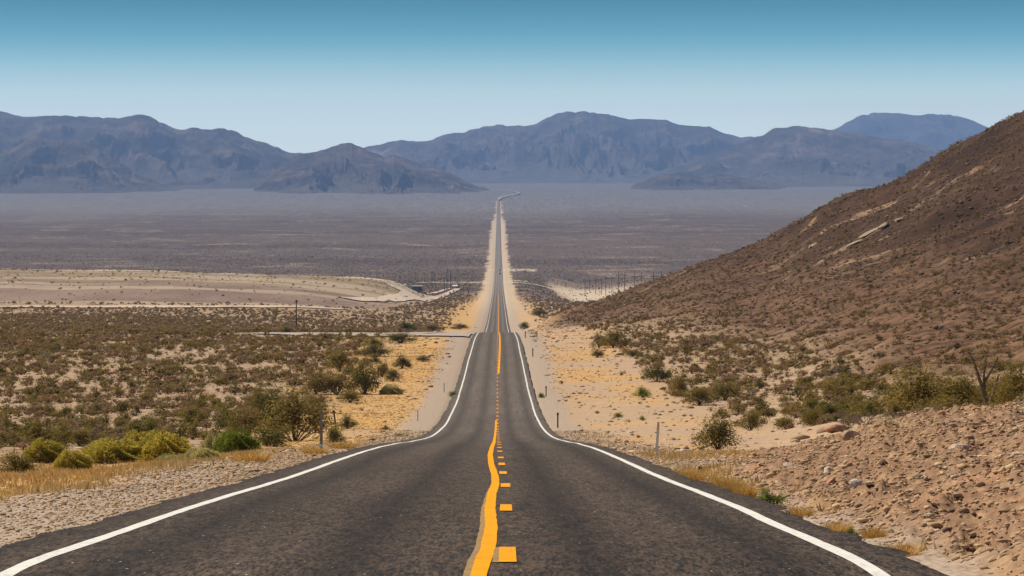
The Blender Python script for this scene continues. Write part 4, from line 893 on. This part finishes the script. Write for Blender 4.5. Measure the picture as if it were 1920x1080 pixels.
# scuffs of litter
# ------------------------------------------------------------------ utility poles
MPOLE = simple('creosoted_pole_wood', (.045, .03, .024), .9, .3, 3); MCER = simple('insulator', (.18, .12, .1), .4, .1, 3)
def hframe(label, xa, xb, d_, ytop, arm, brace, ext=.35):
    X0 = (xa - VX) * d_ / F; X1 = (xb - VX) * d_ / F; z0 = float(ground(np.array([X0]), np.array([d_]))[0]) - .3; z1 = float(ground(np.array([X1]), np.array([d_]))[0]) - .3
    zt = (HY - ytop) * d_ / F; za = (HY - arm) * d_ / F; xm = (X0 + X1) / 2; zb = min(z0, z1)
    e = empty('h_frame_power_pole', (xm, d_, zb)); tag(e, label, 'power pole', 'H frame power poles below the hill'); hw = (X1 - X0) / 2; H = zt - zb; A = za - zb
    for s in (-1, 1): MB().bar((s * hw, 0, 0), (s * hw, 0, H), .22, .16, 8).build('pole', MPOLE, e)
    MB().box(-hw * (1 + 2 * ext) , hw * (1 + 2 * ext), -.46, -.36, A - .18, A + .18).build('crossarm', MPOLE, e)
    for s in (-1, 0, 1): MB().bar((s * hw * (1 + 2 * ext) * .92, -.41, A - .2), (s * hw * (1 + 2 * ext) * .92, -.41, A - 1.5), .13, .10, 6).build('insulator', MCER, e)
    if brace:
        MB().bar((-hw, .30, A * .97), (hw, .30, A * .62), .13).build('brace', MPOLE, e); MB().bar((hw, .48, A * .97), (-hw, .48, A * .62), .13).build('brace', MPOLE, e)
hframe('rightmost wooden H frame power pole half hidden behind the hill edge', 1225, 1240.5, 2200, 510, 518, True)
hframe('H frame power pole second from the right, its foot behind the hill', 1189.5, 1202.6, 2470, 511, 518.5, True)
hframe('tallest looking H frame power pole with crossed braces', 1159.6, 1171.4, 2800, 509.5, 515.5, True)
hframe('H frame power pole left of the tallest looking one', 1136, 1147.5, 2950, 518, 521.5, False)
hframe('H frame power pole in the middle of the row over pale ground', 1117, 1128, 3150, 522, 525, False)
hframe('H frame power pole with staggered tops at the left of the close row', 1097, 1106, 3350, 522, 527, False)
hframe('faint H frame power pole left of the close row', 1067, 1073, 3900, 522, 525, False)
hframe('faintest leftmost H frame power pole', 1056, 1061, 4200, 520, 523, False)
def upole(label, px, d_, ytop, r_=.16, arm=1.2, group=None):
    X = (px - VX) * d_ / F; z = float(ground(np.array([X]), np.array([d_]))[0]) - .3; H = (HY - ytop) * d_ / F - z
    e = empty('utility_pole', (X, d_, z)); tag(e, label, 'utility pole', group); MB().bar((0, 0, 0), (0, 0, H), r_, r_ * .7, 8).build('pole', MPOLE, e)
    MB().box(-arm, arm, -r_ - .1, -r_ + .02, H - .75, H - .5).build('crossarm', MPOLE, e)
upole('single tall brown utility pole on the left plain before the mesa', 555.5, 1180, 562, .22, .55)
for x, dd_, y, lb in ((810, 3100, 511, 'utility pole left of the small white shed, farthest left'), (815.5, 3150, 512, 'utility pole left of the white shed, second from left'), (838, 2900, 508, 'utility pole close on the left of the white shed'),
                     (845, 2950, 507, 'utility pole nearest the white shed'), (833, 2850, 519, 'short utility pole among those left of the white shed')):
    upole(lb, x, dd_, y, .24, .9, 'utility poles by the white shed')

# ------------------------------------------------------------------ small buildings
MGREY = simple('grey_block_wall', (.17, .145, .13), .9, .2, .5); MROOF = simple('pale_metal_roof', (.72, .68, .62), .6, .08, .5); MWHT = simple('white_siding', (.62, .60, .57), .7, .08, .5); MWIN = simple('dark_window_glass', (.03, .035, .04), .2, .1, 1)
def building(label, px0, px1, d_, h_, dep, wall, roof, nwin, cat='building', name='low_building', roofh=.5, gable=False):
    X0 = (px0 - VX) * d_ / F; X1 = (px1 - VX) * d_ / F; xm = (X0 + X1) / 2; hw = (X1 - X0) / 2; z = float(ground(np.array([xm]), np.array([d_]))[0]) - .5
    e = empty(name, (xm, d_, z)); tag(e, label, cat); MB().box(-hw, hw, 0, dep, 0, h_).build('wall', wall, e)
    r_ = MB()
    if gable: r_.add([(-hw - .3, -.3, h_), (hw + .3, -.3, h_), (hw + .3, dep + .3, h_), (-hw - .3, dep + .3, h_), (-hw - .3, dep / 2, h_ + roofh), (hw + .3, dep / 2, h_ + roofh)], [[0, 1, 5, 4], [2, 3, 4, 5], [0, 4, 3], [1, 2, 5], [0, 3, 2, 1]])
    else: r_.box(-hw - .3, hw + .3, -.4, dep + .4, h_, h_ + roofh)
    r_.build('roof', roof, e)
    for i in range(nwin):
        c = -hw + (i + .5) * 2 * hw / nwin; w_ = MB().box(c - .5, c + .5, -.05, .02, h_ * .45, h_ * .78).build('window', MWHT, e); MB().box(c - .42, c + .42, -.08, -.052, h_ * .49, h_ * .74).build('pane', MWIN, w_)
    MB().box(hw * .55, hw * .55 + .9, -.06, .02, .5, min(2.5, h_ * .8)).build('door', MGREY if wall is not MGREY else MWIN, e)
building('low grey flat building with a pale roof at the end of the mesa', 772, 791, 2750, 4.2, 7, MGREY, MROOF, 3)
building('small white shed among utility poles left of the road', 849, 857, 3000, 2.9, 4, MWHT, MROOF, 1, 'shed', 'white_shed', .9, True)
# pale tank at mesa end
X = (760 - VX) * 2330 / F; z = float(ground(np.array([X]), np.array([2330.]))[0]); e = empty('storage_tank', (X, 2330, z - .2)); tag(e, 'small pale storage tank on the mesa end near the grey building', 'tank')
mb = MB(); mb.bar((0, 0, 0), (0, 0, 1.5), 1.15, 1.15, 16); mb.bar((0, 0, 1.5), (0, 0, 1.85), 1.15, .2, 16); mb.build('tank_shell', MWHT, e); MB().bar((0, 0, 1.85), (0, 0, 2.0), .25, .25, 8).build('hatch', MROOF, e)

# ------------------------------------------------------------------ two cars on the far road
MCAR = simple('dark_car_paint', (.022, .022, .028), .35, .1, 1, .5); MTYRE = simple('tyre_rubber', (.02, .02, .02)); MLAMP = simple('tail_lamp', (.25, .02, .02), .3)
def car():
    e = empty('car', (0, 0, 0))
    prof = [(-2.2, .35), (-2.25, .75), (-2.1, 1.0), (-1.55, 1.08), (1.0, 1.0), (1.9, .9), (2.2, .7), (2.2, .35)]; n = len(prof)
    v = [(-.9, y, z) for y, z in prof] + [(.9, y, z) for y, z in prof]
    MB().add(v, [list(range(n)), list(range(2 * n - 1, n - 1, -1))] + [[i, i + n, (i + 1) % n + n, (i + 1) % n] for i in range(n)]).build('body', MCAR, e)
    cp = [(-1.75, 1.06), (-1.2, 1.48), (.2, 1.5), (.95, 1.0)]; n = 4
    v = [(-.82 + (.12 if z > 1.2 else 0), y, z) for y, z in cp] + [(.82 - (.12 if z > 1.2 else 0), y, z) for y, z in cp]
    MB().add(v, [list(range(n)), list(range(2 * n - 1, n - 1, -1))] + [[i, i + n, (i + 1) % n + n, (i + 1) % n] for i in range(n)]).build('window', MWIN, e)
    MB().box(-.68, .68, -1.15, .15, 1.505, 1.53).build('roof', MCAR, e)
    for y in (-1.35, 1.35):
        for s in (-1, 1): MB().bar((s * .72, y, .33), (s * .95, y, .33), .33, .33, 14).build('wheel', MTYRE, e)
    for s in (-1, 1): MB().box(s * .72 - .15, s * .72 + .15, -2.29, -2.24, .7, .85).build('tail_light', MLAMP, e)
    return e
c1 = car(); c1.location = (1.5, 3950, -float(Hroad(3950)) + .16 - .03); tag(c1, 'tiny dark car on the far straight road, nearer of two', 'car', 'cars on the far road')
c2 = c1.copy(); C.objects.link(c2); c2.location = (1.6, 4160, -float(Hroad(4160)) + .16 - .03); c2['label'] = 'tiny dark car on the far straight road, farther of two'
for ch in list(c1.children):
    k = ch.copy(); C.objects.link(k); k.parent = c2

# ------------------------------------------------------------------ haze
hz = MB().box(-12500, 12500, -200, 38000, -180, 720).build('haze', bpy.data.materials.new('haze_air')); hm = hz.data.materials[0]; hm.use_nodes = True; hn = hm.node_tree
for n_ in list(hn.nodes):
    if n_.type != 'OUTPUT_MATERIAL': hn.nodes.remove(n_)
pv = hn.nodes.new('ShaderNodeVolumePrincipled'); pv.inputs['Color'].default_value = (.33, .53, 1.0, 1); pv.inputs['Density'].default_value = 4.1e-5; pv.inputs['Anisotropy'].default_value = 0.0
hn.links.new(pv.outputs[0], [n_ for n_ in hn.nodes if n_.type == 'OUTPUT_MATERIAL'][0].inputs['Volume']); tag(hz, kind='stuff', label='thin blue haze filling the valley air', cat='haze')
